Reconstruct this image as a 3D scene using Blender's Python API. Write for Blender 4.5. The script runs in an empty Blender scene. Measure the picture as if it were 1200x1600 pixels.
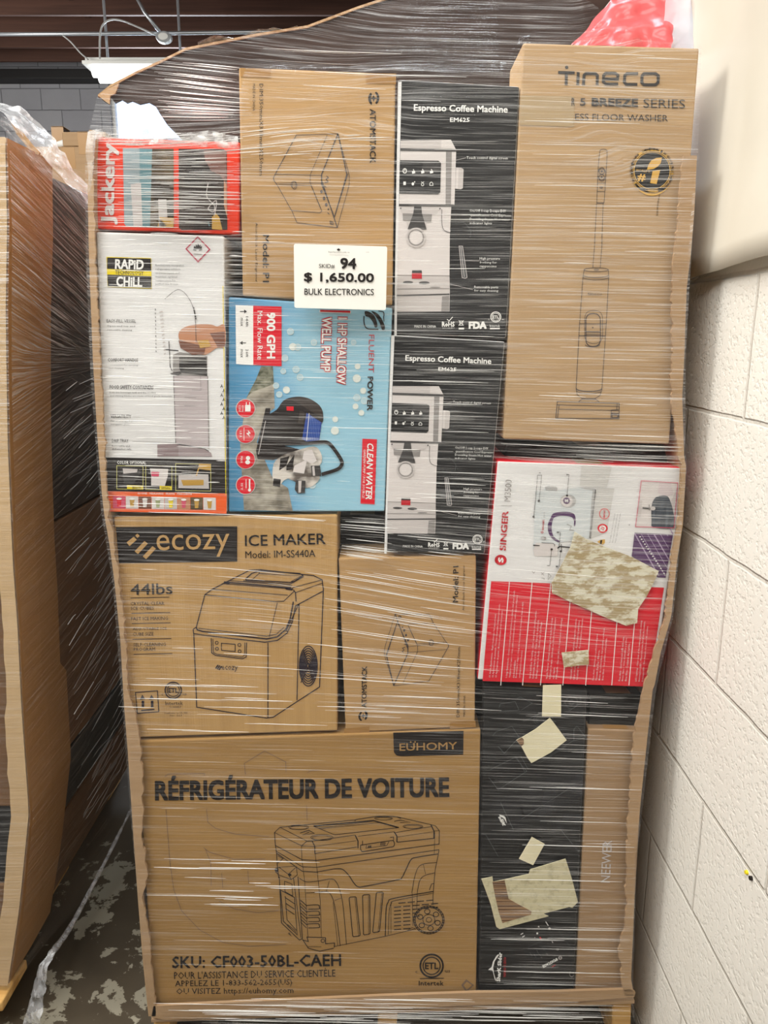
import bpy, bmesh, math, random
from mathutils import Vector, noise
from mathutils.geometry import tessellate_polygon
random.seed(7)
S = bpy.context.scene
COL = S.collection
R = math.radians

# ------------------------------------------------------------------ camera
F = 1202.0                      # focal length in pixels of the 1200x1600 frame
PITCH = R(13)
CAM = Vector((0, -1.36, 1.52))
cd = bpy.data.cameras.new('camera'); cam = bpy.data.objects.new('camera', cd); COL.objects.link(cam)
cd.sensor_fit = 'VERTICAL'; cd.sensor_height = 36; cd.lens = 36 * F / 1600; cd.clip_start = .02
cam.location = CAM; cam.rotation_euler = (R(90) - PITCH, 0, 0)
S.camera = cam
S.view_settings.view_transform = 'Standard'; S.view_settings.look = 'None'
S.view_settings.exposure = -0.50; S.view_settings.gamma = 1; S.view_settings.use_curve_mapping = False
try:
    S.cycles.transparent_max_bounces = 24; S.cycles.use_denoising = True
    S.cycles.sample_clamp_indirect = 6
except Exception: pass

# ------------------------------------------------------------------ sky and lights
W = bpy.data.worlds.new('sky'); S.world = W; W.use_nodes = True
wn = W.node_tree.nodes; wl = W.node_tree.links; wn.clear()
wo = wn.new('ShaderNodeOutputWorld'); wb = wn.new('ShaderNodeBackground')
wt = wn.new('ShaderNodeTexCoord'); ws = wn.new('ShaderNodeSeparateXYZ'); wr = wn.new('ShaderNodeValToRGB')
wl.new(wt.outputs['Generated'], ws.inputs[0]); wl.new(ws.outputs['Y'], wr.inputs[0])
wr.color_ramp.elements[0].position = .0; wr.color_ramp.elements[0].color = (.75, .80, .86, 1)
wr.color_ramp.elements[1].position = .85; wr.color_ramp.elements[1].color = (1.6, 2.0, 2.8, 1)
wl.new(wr.outputs[0], wb.inputs[0]); wb.inputs[1].default_value = 1.0; wl.new(wb.outputs[0], wo.inputs[0])

def area(name, loc, target, sx, sy, power, col=(1, 1, 1)):
    l = bpy.data.lights.new(name, 'AREA'); l.shape = 'RECTANGLE'; l.size = sx; l.size_y = sy
    l.energy = power; l.color = col
    o = bpy.data.objects.new(name, l); COL.objects.link(o); o.location = loc
    o.rotation_euler = (Vector(target) - Vector(loc)).to_track_quat('-Z', 'Y').to_euler()
    return o
WARM = (1.0, .97, .91); DAY = (.80, .90, 1.0)
area('aisle_light', (-1.7, -2.5, 3.9), (.2, 0, 1.2), 2.4, .7, 150, WARM)
area('aisle_light', (-.7, -1.0, 4.3), (0, -.1, 1.2), 2.4, .7, 95, WARM)
area('aisle_light', (-3.2, -.4, 3.9), (.5, -.4, 1.2), 1.2, 1.2, 185, WARM)
area('skylight', (.15, 1.35, 4.2), (.35, .25, 1.9), 1.4, .9, 75, DAY)
area('back_wall_fill', (-4.4, 4.6, 3.5), (-2.6, 8.5, 3.4), 1.6, 1.0, 110, WARM)  # unseen fill lamp added to brighten the far wall
area('window_daylight', (-2.3, 8.2, 3.7), (-.7, .4, 1.9), 1.5, 1.2, 300, DAY)

# ------------------------------------------------------------------ helpers
def P(px, py, Y):
    """point of the plane y = Y seen at pixel px, py of the photograph"""
    a = (px - 600) / F; b = (800 - py) / F
    d = Vector((a, math.cos(PITCH) + b * math.sin(PITCH), -math.sin(PITCH) + b * math.cos(PITCH)))
    return CAM + d * ((Y - CAM.y) / d.y)
def PX(px, py, X):
    a = (px - 600) / F; b = (800 - py) / F
    d = Vector((a, math.cos(PITCH) + b * math.sin(PITCH), -math.sin(PITCH) + b * math.cos(PITCH)))
    return CAM + d * ((X - CAM.x) / d.x)

def c(r, g, b):
    f = lambda v: (v / 255 / 12.92) if v / 255 <= .04045 else ((v / 255 + .055) / 1.055) ** 2.4
    return (f(r), f(g), f(b), 1)

def mat(name, col, rough=.7, spec=.3, metal=0):
    m = bpy.data.materials.new(name); m.use_nodes = True
    b = m.node_tree.nodes['Principled BSDF']
    b.inputs['Base Color'].default_value = col; b.inputs['Roughness'].default_value = rough
    b.inputs['Specular IOR Level'].default_value = spec; b.inputs['Metallic'].default_value = metal
    return m
def nodes(m): return m.node_tree.nodes, m.node_tree.links, m.node_tree.nodes['Principled BSDF']

def noisy(name, c1, c2, scale=(8, 8, 8), detail=6, rough=.75, lo=.35, hi=.65, bump=0, bscale=None, spec=.3):
    m = mat(name, c1, rough, spec); n, l, b = nodes(m)
    t = n.new('ShaderNodeTexCoord'); mp = n.new('ShaderNodeMapping'); mp.inputs['Scale'].default_value = scale
    no = n.new('ShaderNodeTexNoise'); no.inputs['Scale'].default_value = 1; no.inputs['Detail'].default_value = detail
    if detail >= 8: no.inputs['Roughness'].default_value = .68
    rp = n.new('ShaderNodeValToRGB'); rp.color_ramp.elements[0].position = lo; rp.color_ramp.elements[1].position = hi
    rp.color_ramp.elements[0].color = c1; rp.color_ramp.elements[1].color = c2
    l.new(t.outputs['Object'], mp.inputs[0]); l.new(mp.outputs[0], no.inputs[0]); l.new(no.outputs[0], rp.inputs[0])
    l.new(rp.outputs[0], b.inputs['Base Color'])
    if bump:
        n2 = n.new('ShaderNodeTexNoise'); n2.inputs['Scale'].default_value = 1; n2.inputs['Detail'].default_value = 4
        mp2 = n.new('ShaderNodeMapping'); mp2.inputs['Scale'].default_value = bscale or scale
        l.new(t.outputs['Object'], mp2.inputs[0]); l.new(mp2.outputs[0], n2.inputs[0])
        bp = n.new('ShaderNodeBump'); bp.inputs['Strength'].default_value = bump; bp.inputs['Distance'].default_value = .004
        l.new(n2.outputs[0], bp.inputs['Height']); l.new(bp.outputs[0], b.inputs['Normal'])
    return m

def card(name, c1, c2, vertical=False):
    return noisy(name, c1, c2, scale=((60, 3, 4) if vertical else (2.2, 3, 55)), detail=5, rough=.7, lo=.3, hi=.7,
                 bump=.12, bscale=((330, 3, 3) if vertical else (3, 3, 330)), spec=.25)

def tag(o, label=None, cat=None, group=None, kind=None):
    if label: o['label'] = label
    if cat: o['category'] = cat
    if group: o['group'] = group
    if kind: o['kind'] = kind
    return o

def empty(name, loc, label, cat, group=None):
    o = bpy.data.objects.new(name, None); COL.objects.link(o); o.location = loc; o.empty_display_size = .05
    return tag(o, label, cat, group)

def mesh(name, verts, faces, mats, parent=None, origin=None, fm=None, smooth=False, bevel=0):
    """one mesh object; world coordinates, kept relative to origin"""
    if parent is not None and origin is None:
        origin = parent.get('_o'); origin = Vector(origin) if origin is not None else Vector(parent.location)
    og = Vector(origin) if origin is not None else Vector((0, 0, 0))
    me = bpy.data.meshes.new(name); me.from_pydata([tuple(Vector(v) - og) for v in verts], [], faces)
    for m in (mats if isinstance(mats, (list, tuple)) else [mats]): me.materials.append(m)
    if fm: me.polygons.foreach_set('material_index', fm)
    if smooth: me.polygons.foreach_set('use_smooth', [True] * len(me.polygons))
    me.validate(); me.update()
    o = bpy.data.objects.new(name, me); COL.objects.link(o)
    if parent is not None:
        o.parent = parent
        if parent.type != 'EMPTY' : pass
    else: o.location = og
    if bevel:
        b = o.modifiers.new('bevel', 'BEVEL'); b.width = bevel; b.segments = 2; b.limit_method = 'ANGLE'
    o.data.name = name
    return o

class MB:
    """collects shapes into one mesh"""
    def __init__(s): s.v = []; s.f = []; s.m = []
    def add(s, v, f, mi=0):
        k = len(s.v); s.v += [Vector(q) for q in v]; s.f += [tuple(i + k for i in q) for q in f]; s.m += [mi] * len(f); return s
    def box(s, x0, y0, z0, x1, y1, z1, mi=0):
        return s.add([(x0, y0, z0), (x1, y0, z0), (x1, y1, z0), (x0, y1, z0), (x0, y0, z1), (x1, y0, z1), (x1, y1, z1), (x0, y1, z1)],
                     [(3, 2, 1, 0), (4, 5, 6, 7), (0, 1, 5, 4), (1, 2, 6, 5), (2, 3, 7, 6), (3, 0, 4, 7)], mi)
    def prism(s, pts, dy, mi=0):
        """closed outline (world points) pushed back by dy (a vector)"""
        dy = Vector(dy); n = len(pts); pts = [Vector(p) for p in pts]
        v = pts + [p + dy for p in pts]
        tr = tessellate_polygon([pts])
        f = [tuple(t) for t in tr] + [tuple(n + i for i in reversed(t)) for t in tr]
        f += [(i, (i + 1) % n, n + (i + 1) % n, n + i) for i in range(n)]
        return s.add(v, f, mi)
    def tube(s, pts, r, seg=8, mi=0):
        pts = [Vector(p) for p in pts]; rings = []
        for i, p in enumerate(pts):
            t = (pts[min(i + 1, len(pts) - 1)] - pts[max(i - 1, 0)]).normalized()
            a = t.cross(Vector((0, 0, 1)));
            if a.length < .05: a = t.cross(Vector((1, 0, 0)))
            a.normalize(); b = t.cross(a); rr = r[i] if isinstance(r, (list, tuple)) else r
            rings.append([p + (a * math.cos(q) + b * math.sin(q)) * rr for q in [2 * math.pi * k / seg for k in range(seg)]])
        v = [q for g in rings for q in g]
        f = [(i * seg + k, i * seg + (k + 1) % seg, (i + 1) * seg + (k + 1) % seg, (i + 1) * seg + k) for i in range(len(pts) - 1) for k in range(seg)]
        f += [tuple(reversed(range(seg))), tuple(range((len(pts) - 1) * seg, len(pts) * seg))]
        return s.add(v, f, mi)
    def build(s, name, mats, parent=None, origin=None, smooth=False, bevel=0):
        o = mesh(name, s.v, s.f, mats, parent, origin, s.m, smooth, bevel)
        bm = bmesh.new(); bm.from_mesh(o.data); bmesh.ops.recalc_face_normals(bm, faces=bm.faces); bm.to_mesh(o.data); bm.free()
        return o

def lin(poly, x):
    """piecewise linear through (x, y) pairs"""
    if x <= poly[0][0]: return poly[0][1]
    for (a, b), (p, q) in zip(poly, poly[1:]):
        if x <= p: return b + (q - b) * (x - a) / (p - a)
    return poly[-1][1]
def curve(pts, n=6, closed=False):
    out = []; N = len(pts)
    for i in range(N if closed else N - 1):
        g = (lambda k: pts[k % N]) if closed else (lambda k: pts[max(0, min(N - 1, k))])
        p0, p1, p2, p3 = g(i - 1), g(i), g(i + 1), g(i + 2)
        for k in range(n):
            t = k / n
            out.append(tuple(.5 * (2 * p1[d] + (p2[d] - p0[d]) * t + (2 * p0[d] - 5 * p1[d] + 4 * p2[d] - p3[d]) * t * t + (3 * p1[d] - p0[d] - 3 * p2[d] + p3[d]) * t ** 3) for d in (0, 1)))
    if not closed: out.append(tuple(pts[-1][:2]))
    return out
def arc(cx, cy, rx, ry, a0, a1, n=14):
    return [(cx + rx * math.cos(R(a0 + (a1 - a0) * k / n)), cy + ry * math.sin(R(a0 + (a1 - a0) * k / n))) for k in range(n + 1)]
def rrect(x0, y0, x1, y1, r):
    return arc(x1 - r, y0 + r, r, r, -90, 0, 4) + arc(x1 - r, y1 - r, r, r, 0, 90, 4) + arc(x0 + r, y1 - r, r, r, 90, 180, 4) + arc(x0 + r, y0 + r, r, r, 180, 270, 4)

FONTC = {}
def glyphs(s, bold, res):
    k = (s, bold, res)
    if k not in FONTC:
        cu = bpy.data.curves.new('t', 'FONT'); cu.body = s; cu.resolution_u = res; cu.offset = bold
        o = bpy.data.objects.new('t', cu); m = o.to_mesh()
        v = [(q.co.x, q.co.y) for q in m.vertices]; f = [tuple(p.vertices) for p in m.polygons]
        o.to_mesh_clear(); bpy.data.objects.remove(o); bpy.data.curves.remove(cu)
        xs = [q[0] for q in v]; ys = [q[1] for q in v]
        x0, x1, y0, y1 = min(xs), max(xs), min(ys), max(ys)
        FONTC[k] = ([((x - x0) / (x1 - x0) - .5, (y - y0) / (y1 - y0) - .5) for x, y in v], f)
    return FONTC[k]

def affine(src, dst):
    """2x3 map taking three source points to three destination points"""
    (x0, y0), (x1, y1), (x2, y2) = src
    d = (x1 - x0) * (y2 - y0) - (x2 - x0) * (y1 - y0); M = []
    for k in (0, 1):
        u0, u1, u2 = dst[0][k], dst[1][k], dst[2][k]
        a = ((u1 - u0) * (y2 - y0) - (u2 - u0) * (y1 - y0)) / d
        b = ((x1 - x0) * (u2 - u0) - (x2 - x0) * (u1 - u0)) / d
        M.append((a, b, u0 - a * x0 - b * y0))
    return M

class Art:
    """printed artwork lying on the front of a box"""
    def __init__(s, thing, Y, o=(0, 0, 1)):
        s.t = thing; s.Y = Y; s.parts = {}; s.cur = None; s.crop(*o)
    def crop(s, x, y, k): s.M = [(1 / k, 0, x), (0, 1 / k, y)]; return s
    def part(s, n, under=None):
        s.cur = dict(n=n, u=under, v=[], f=[], m=[], mats=[]); s.parts[len(s.parts)] = s.cur; return s
    def w(s, x, y, L):
        (a, b, e), (g, h, i) = s.M
        return P(a * x + b * y + e, g * x + h * y + i, s.Y - .0007 - .00035 * L)
    def put(s, pts, faces, m, L):
        q = s.cur
        if m not in q['mats']: q['mats'].append(m)
        mi = q['mats'].index(m); k = len(q['v'])
        q['v'] += [s.w(x, y, L) for x, y in pts]; q['f'] += [tuple(i + k for i in f) for f in faces]; q['m'] += [mi] * len(faces)
    def poly(s, pts, m, L=0):
        pts = [tuple(p[:2]) for p in pts]
        s.put(pts, [tuple(t) for t in tessellate_polygon([[Vector((x, y, 0)) for x, y in pts]])], m, L)
    def rect(s, x0, y0, x1, y1, m, L=0): s.poly([(x0, y0), (x1, y0), (x1, y1), (x0, y1)], m, L)
    def ell(s, cx, cy, rx, ry, m, L=0, n=28): s.poly(arc(cx, cy, rx, ry, 0, 360, n)[:-1], m, L)
    def stroke(s, pts, w, m, L=1, closed=False):
        p = [Vector(q[:2]) for q in pts]; N = len(p); a = []; b = []
        for i in range(N):
            d1 = p[i] - p[i - 1] if (i > 0 or closed) else p[1] - p[0]
            d2 = p[(i + 1) % N] - p[i] if (i < N - 1 or closed) else p[-1] - p[-2]
            d1 = d1.normalized() if d1.length > 1e-6 else d2.normalized(); d2 = d2.normalized() if d2.length > 1e-6 else d1
            t = d1 + d2; t = t.normalized() if t.length > .2 else d2
            nn = Vector((-t.y, t.x)); k = w / 2 / max(.5, abs(nn.dot(Vector((-d2.y, d2.x)))))
            a.append(tuple(p[i] + nn * k)); b.append(tuple(p[i] - nn * k))
        s.put(a + b, [(i, (i + 1) % N, N + (i + 1) % N, N + i) for i in range(N if closed else N - 1)], m, L)
    def ring(s, cx, cy, rx, ry, w, m, L=1): s.stroke(arc(cx, cy, rx, ry, 0, 360, 30)[:-1], w, m, L, True)
    def text(s, t, cx, cy, w, h, m, ang=0, bold=0, L=2, slant=0, res=None):
        v, f = glyphs(t, 0, res if res else (3 if h > 30 else 1)); ca, sa = math.cos(R(ang)), math.sin(R(ang))
        e = max(0, bold) * h * 1.15                       # heavier lettering: the glyphs are laid four times, a little apart
        for n_, (dx, dy) in enumerate(((0, 0), (-e, -e), (e, -e), (-e, e), (e, e)) if e > .35 else ((0, 0),)):
            pts = []; w_, h_ = (w - 2 * e, h - 2 * e) if e > .35 else (w, h)
            for x, y in v:
                X = x * w_ + slant * y * h_ + dx; Y = -y * h_ + dy
                pts.append((cx + X * ca - Y * sa, cy + X * sa + Y * ca))
            s.put(pts, f, m, L + .03 * n_)
    def build(s):
        made = {}
        for q in s.parts.values():
            if q['f']:
                o = mesh(q['n'], q['v'], q['f'], q['mats'], s.t, None, q['m'])
                if q['u']: o.parent = made[q['u']]
                made[q['n']] = o

# ------------------------------------------------------------------ materials
K_A = card('cardboard', c(174, 139, 94), c(184, 149, 103))
K_B = card('cardboard_olive', c(158, 123, 75), c(167, 132, 82))
K_T = card('cardboard_pale', c(172, 143, 108), c(182, 153, 116))
K_E = card('cardboard_golden', c(178, 142, 92), c(188, 152, 100), True)
K_N = card('cardboard_grey', c(156, 127, 95), c(165, 136, 103))
K_G = noisy('pallet_box_board', c(164, 134, 100), c(176, 146, 112), (5, 5, 30), rough=.8, bump=.1, bscale=(60, 60, 200))
K_TORN = noisy('torn_board_edge', c(178, 148, 114), c(150, 120, 88), (90, 90, 90), rough=.9, bump=.4, bscale=(150, 150, 150))
K_IN = noisy('pallet_box_shaded_board', c(47, 35, 30), c(58, 43, 37), (4, 4, 40), rough=.85)  # board colour darkened to carry the shade on flap and inner wall
K_L = card('left_box_board', c(154, 114, 70), c(164, 124, 78))
K_L2 = card('left_box_face_board', c(196, 168, 130), c(186, 158, 118))
TAPE = mat('packing_tape', c(158, 118, 66), .3, .5)
INK = mat('black_ink', c(30, 24, 22), .7)
INKB = mat('violet_black_ink', c(38, 30, 40), .7)
INKF = mat('faded_ink', c(120, 98, 80), .8)
INKG = mat('grey_ink', c(78, 70, 68), .7)
BLK = noisy('black_printed_board', c(22, 22, 23), c(34, 34, 35), (3, 3, 60), rough=.4, spec=.4)
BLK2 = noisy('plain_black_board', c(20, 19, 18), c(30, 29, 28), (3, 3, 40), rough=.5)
WHT = mat('white_ink', c(235, 235, 232), .6)
WHB = noisy('white_printed_board', c(222, 222, 222), c(230, 230, 230), (3, 3, 20), rough=.4, spec=.4)
SILV = mat('silver_ink', c(196, 190, 188), .5)
SILV2 = mat('light_silver_ink', c(214, 208, 206), .5)
GRY = mat('mid_grey_ink', c(140, 136, 134), .5)
GRYD = mat('dark_grey_ink', c(62, 60, 60), .5)
GRYF = mat('faint_grey_ink', c(88, 90, 92), .5)
RED = mat('red_ink', c(214, 26, 44), .45)
REDD = mat('dark_red_ink', c(186, 30, 42), .5)
ORNG = mat('orange_red_board', c(232, 62, 34), .4)
ORG2 = mat('orange_ink', c(232, 96, 40), .5)
YEL = mat('yellow_ink', c(228, 206, 30), .5)
GOLD = mat('gold_foil', c(214, 170, 84), .35, .5, .3)
TEAL = mat('teal_ink', c(104, 142, 150), .5)
BLGR = mat('blue_grey_ink', c(148, 164, 170), .5)
CAMO = noisy('camouflage_print', c(52, 44, 36), c(104, 88, 64), (30, 30, 30), rough=.5)
SKIN = mat('skin_tone_ink', c(190, 136, 104), .5)
SKIND = mat('dark_skin_tone_ink', c(120, 78, 62), .5)
PINK = mat('pink_ink', c(206, 84, 110), .5)
GREEN = mat('green_ink', c(150, 160, 110), .5)
PURP = mat('purple_ink', c(84, 54, 96), .5)
PURPL = mat('pale_purple_ink', c(170, 150, 180), .5)
BLUE = mat('blue_ink', c(44, 72, 150), .5)
BLUE2 = mat('light_blue_ink', c(92, 124, 190), .5)
STONE = noisy('stone_print', c(110, 104, 92), c(176, 170, 156), (40, 40, 60), rough=.5)
MOSS = noisy('leaf_print', c(60, 66, 46), c(150, 150, 132), (70, 70, 70), rough=.5)
CHROME = noisy('chrome_print', c(92, 84, 78), c(212, 206, 198), (26, 26, 40), rough=.4, lo=.4, hi=.6)
def blue_print():
    m = mat('water_blue_print', c(120, 180, 215), .4); n, l, b = nodes(m)
    t = n.new('ShaderNodeTexCoord'); sp = n.new('ShaderNodeSeparateXYZ'); l.new(t.outputs['Object'], sp.inputs[0])
    mr = n.new('ShaderNodeMapRange'); mr.inputs['From Min'].default_value = -.14; mr.inputs['From Max'].default_value = .14
    no = n.new('ShaderNodeTexNoise'); no.inputs['Scale'].default_value = 7; no.inputs['Detail'].default_value = 3
    ad = n.new('ShaderNodeMath'); ad.operation = 'MULTIPLY_ADD'; ad.inputs[1].default_value = .5; l.new(t.outputs['Object'], no.inputs[0])
    l.new(no.outputs[0], ad.inputs[0]); l.new(sp.outputs['X'], mr.inputs['Value']); l.new(mr.outputs[0], ad.inputs[2])
    rp = n.new('ShaderNodeValToRGB'); e = rp.color_ramp.elements
    e[0].position = .15; e[0].color = c(62, 118, 152); e[1].position = 1.2 / 1.5; e[1].color = c(150, 196, 216)
    x = e.new(.45); x.color = c(96, 158, 200)
    l.new(ad.outputs[0], rp.inputs[0]); l.new(rp.outputs[0], b.inputs['Base Color']); return m
BLUEB = blue_print()
WOOD = noisy('pallet_wood', c(176, 132, 72), c(206, 166, 104), (6, 40, 60), rough=.8, bump=.2)
PAPER = mat('white_card', c(236, 234, 228), .6)
LABEL = noisy('cream_label_back', c(222, 214, 180), c(230, 222, 190), (20, 20, 20), rough=.7)
LABELW = noisy('worn_label_back', c(168, 150, 112), c(216, 212, 190), (26, 26, 60), detail=8, rough=.8, lo=.46, hi=.54)
LABELG = noisy('grimy_label_back', c(206, 198, 164), c(150, 140, 108), (60, 60, 60), detail=8, rough=.8, lo=.5, hi=.75)
CORR = noisy('exposed_corrugation', c(92, 66, 46), c(160, 128, 96), (4, 4, 260), detail=1, rough=.9, lo=.42, hi=.58)

def film_mat(name, base, gain, su, sv, lo, hi, col=(.86, .86, .86, 1), uv=True, bump=.6, rough=.16, patch=.35, high=None):
    """clear stretch film; gathered creases turn milky, with their glints painted into that white"""
    m = bpy.data.materials.new(name); m.use_nodes = True; n = m.node_tree.nodes; l = m.node_tree.links; n.clear()
    out = n.new('ShaderNodeOutputMaterial'); mix = n.new('ShaderNodeMixShader'); tr = n.new('ShaderNodeBsdfTransparent')
    tr.inputs[0].default_value = (.985, .985, .985, 1)
    b = n.new('ShaderNodeBsdfPrincipled'); b.inputs['Base Color'].default_value = col; b.inputs['Roughness'].default_value = rough
    b.inputs['Specular IOR Level'].default_value = .6
    t = n.new('ShaderNodeTexCoord'); src = t.outputs['UV' if uv else 'Object']
    def noi(sx, sy, det, off=0):
        mp = n.new('ShaderNodeMapping'); mp.inputs['Scale'].default_value = (sx, sy, sx if not uv else 1); mp.inputs['Location'].default_value = (off, off, 0)
        q = n.new('ShaderNodeTexNoise'); q.inputs['Scale'].default_value = 1; q.inputs['Detail'].default_value = det
        q.inputs['Roughness'].default_value = .6
        l.new(src, mp.inputs[0]); l.new(mp.outputs[0], q.inputs[0]); return q.outputs[0]
    fine = noi(su, sv, 3); mid = noi(su * .6, sv * .35, 3, 5.3); big = noi(2.2, 5, 2, 9.1)
    def ramp(x, a, z):
        r = n.new('ShaderNodeMapRange'); r.inputs['From Min'].default_value = a; r.inputs['From Max'].default_value = z
        l.new(x, r.inputs['Value']); return r.outputs[0]
    def mul(a, k):
        q = n.new('ShaderNodeMath'); q.operation = 'MULTIPLY'; l.new(a, q.inputs[0])
        if isinstance(k, float): q.inputs[1].default_value = k
        else: l.new(k, q.inputs[1])
        return q.outputs[0]
    def add(a, k):
        q = n.new('ShaderNodeMath'); q.operation = 'ADD'; l.new(a, q.inputs[0])
        if isinstance(k, float): q.inputs[1].default_value = k
        else: l.new(k, q.inputs[1])
        q.use_clamp = True; return q.outputs[0]
    zone = add(mul(ramp(big, .38, .62), 1 - patch), float(patch))
    if uv and high:                                    # milkier towards the top: more turns of film, painted reflections on the side
        sv_ = n.new('ShaderNodeSeparateXYZ'); l.new(src, sv_.inputs[0])
        hr = n.new('ShaderNodeMapRange'); hr.inputs['From Min'].default_value, hr.inputs['From Max'].default_value, hr.inputs['To Min'].default_value, hr.inputs['To Max'].default_value = high
        l.new(sv_.outputs['Y'], hr.inputs['Value']); zone = mul(zone, hr.outputs[0])
    st = add(mul(mul(ramp(fine, lo, hi), zone), float(gain)), mul(mul(ramp(mid, lo, hi + .05), zone), float(gain * .55)))
    fac = add(st, float(base))
    bp = n.new('ShaderNodeBump'); bp.inputs['Strength'].default_value = bump; bp.inputs['Distance'].default_value = .003
    l.new(mid, bp.inputs['Height']); l.new(bp.outputs[0], b.inputs['Normal'])
    l.new(fac, mix.inputs[0]); l.new(tr.outputs[0], mix.inputs[1]); l.new(b.outputs[0], mix.inputs[2]); l.new(mix.outputs[0], out.inputs[0])
    return m
FILM = film_mat('stretch_film', .014, .52, 5, 480, .52, .74, high=(.55, .95, .5, 1.0))
FILM_L = film_mat('stretch_film_side', .03, .5, 6, 300, .5, .74, high=(1.15, 1.6, .4, 2.2))  # upper part made milkier to paint in reflected window light
FILM_C = film_mat('crumpled_film', .22, .5, 40, 40, .48, .66, col=(.92, .94, .97, 1), uv=False, rough=.12)
def crease_mat(name, fac):
    m = bpy.data.materials.new(name); m.use_nodes = True; n = m.node_tree.nodes; l = m.node_tree.links
    b = n['Principled BSDF']; b.inputs['Base Color'].default_value = (.93, .93, .91, 1); b.inputs['Roughness'].default_value = .2
    b.inputs['Specular IOR Level'].default_value = .9
    tr = n.new('ShaderNodeBsdfTransparent'); mx = n.new('ShaderNodeMixShader'); mx.inputs[0].default_value = fac
    l.new(tr.outputs[0], mx.inputs[1]); l.new(b.outputs[0], mx.inputs[2]); l.new(mx.outputs[0], n['Material Output'].inputs[0]); return m
CREASE = crease_mat('film_crease', .75); CREASE2 = crease_mat('soft_film_crease', .2)  # bright reflections along the folds are put into this white
def translucent(name, col, tcol, k=.55, trans=0):
    m = bpy.data.materials.new(name); m.use_nodes = True; n = m.node_tree.nodes; l = m.node_tree.links
    b = n['Principled BSDF']; b.inputs['Base Color'].default_value = col; b.inputs['Roughness'].default_value = .25
    t = n.new('ShaderNodeBsdfTranslucent'); t.inputs[0].default_value = tcol
    mx = n.new('ShaderNodeMixShader'); mx.inputs[0].default_value = k
    l.new(b.outputs[0], mx.inputs[1]); l.new(t.outputs[0], mx.inputs[2])
    last = mx.outputs[0]
    if trans:
        tr = n.new('ShaderNodeBsdfTransparent'); m2 = n.new('ShaderNodeMixShader'); m2.inputs[0].default_value = trans
        l.new(last, m2.inputs[1]); l.new(tr.outputs[0], m2.inputs[2]); last = m2.outputs[0]
    l.new(last, n['Material Output'].inputs[0]); return m
REDBAG = translucent('red_plastic_bag', c(236, 104, 108), (1, .3, .3, 1), .5)
CLEARBAG = translucent('milky_plastic_sheet', c(226, 232, 240), (.85, .9, 1, 1), .5, .25)

# ------------------------------------------------------------------ the setting
WX = .57                                                           # painted block wall beside the pallet
def block_mat(name, base1, base2, sw, axis, w, h, ox, oz, pit, mort, mcol):
    m = mat(name, base1, .55, .35); n, l, b = nodes(m)
    t = n.new('ShaderNodeTexCoord'); sp = n.new('ShaderNodeSeparateXYZ'); cb = n.new('ShaderNodeCombineXYZ')
    l.new(t.outputs['Object'], sp.inputs[0])
    mp = n.new('ShaderNodeMapping'); mp.inputs['Location'].default_value = (ox, oz, 0)
    l.new(sp.outputs[axis], cb.inputs[0]); l.new(sp.outputs['Z'], cb.inputs[1])
    wob = n.new('ShaderNodeTexNoise'); wob.inputs['Scale'].default_value = 9; l.new(t.outputs['Object'], wob.inputs[0])
    wv = n.new('ShaderNodeVectorMath'); wv.operation = 'SCALE'; wv.inputs['Scale'].default_value = .008; l.new(wob.outputs['Color'], wv.inputs[0])
    wa = n.new('ShaderNodeVectorMath'); wa.operation = 'ADD'; l.new(cb.outputs[0], wa.inputs[0]); l.new(wv.outputs[0], wa.inputs[1])
    l.new(wa.outputs[0], mp.inputs[0])
    br = n.new('ShaderNodeTexBrick'); br.inputs['Scale'].default_value = 1; br.inputs['Brick Width'].default_value = w
    br.inputs['Row Height'].default_value = h; br.inputs['Mortar Size'].default_value = mort; br.inputs['Mortar Smooth'].default_value = .6
    br.inputs['Color1'].default_value = base1; br.inputs['Color2'].default_value = base2; br.inputs['Mortar'].default_value = mcol
    l.new(mp.outputs[0], br.inputs['Vector']); 
    n1 = n.new('ShaderNodeTexNoise'); n1.inputs['Scale'].default_value = 120; n1.inputs['Detail'].default_value = 2
    l.new(t.outputs['Object'], n1.inputs[0])
    rp = n.new('ShaderNodeMapRange'); rp.inputs['From Min'].default_value = .30; rp.inputs['From Max'].default_value = .50; l.new(n1.outputs[0], rp.inputs['Value'])
    h1 = n.new('ShaderNodeMath'); h1.operation = 'MULTIPLY'; h1.inputs[1].default_value = pit; l.new(rp.outputs[0], h1.inputs[0])
    h2 = n.new('ShaderNodeMath'); h2.operation = 'SUBTRACT'; l.new(h1.outputs[0], h2.inputs[0]); l.new(br.outputs['Fac'], h2.inputs[1])
    bp = n.new('ShaderNodeBump'); bp.inputs['Distance'].default_value = .005; bp.inputs['Strength'].default_value = .6
    l.new(h2.outputs[0], bp.inputs['Height']); l.new(bp.outputs[0], b.inputs['Normal'])
    dn = n.new('ShaderNodeTexNoise'); dn.inputs['Scale'].default_value = 2.2; dn.inputs['Detail'].default_value = 6; l.new(t.outputs['Object'], dn.inputs[0])
    dr = n.new('ShaderNodeMapRange'); dr.inputs['From Min'].default_value = .35; dr.inputs['From Max'].default_value = .75; dr.inputs['To Min'].default_value = 0; dr.inputs['To Max'].default_value = .35
    l.new(dn.outputs[0], dr.inputs['Value'])
    mx = n.new('ShaderNodeMixRGB'); mx.inputs[2].default_value = sw; l.new(dr.outputs[0], mx.inputs[0]); l.new(br.outputs['Color'], mx.inputs[1])
    l.new(mx.outputs[0], b.inputs['Base Color']); return m
M_WR = block_mat('white_painted_block', c(238, 235, 227), c(235, 232, 224), c(214, 208, 197), 'Y', .4541, .2271, -.093, -.029, .30, .005, c(216, 212, 203))
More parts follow.
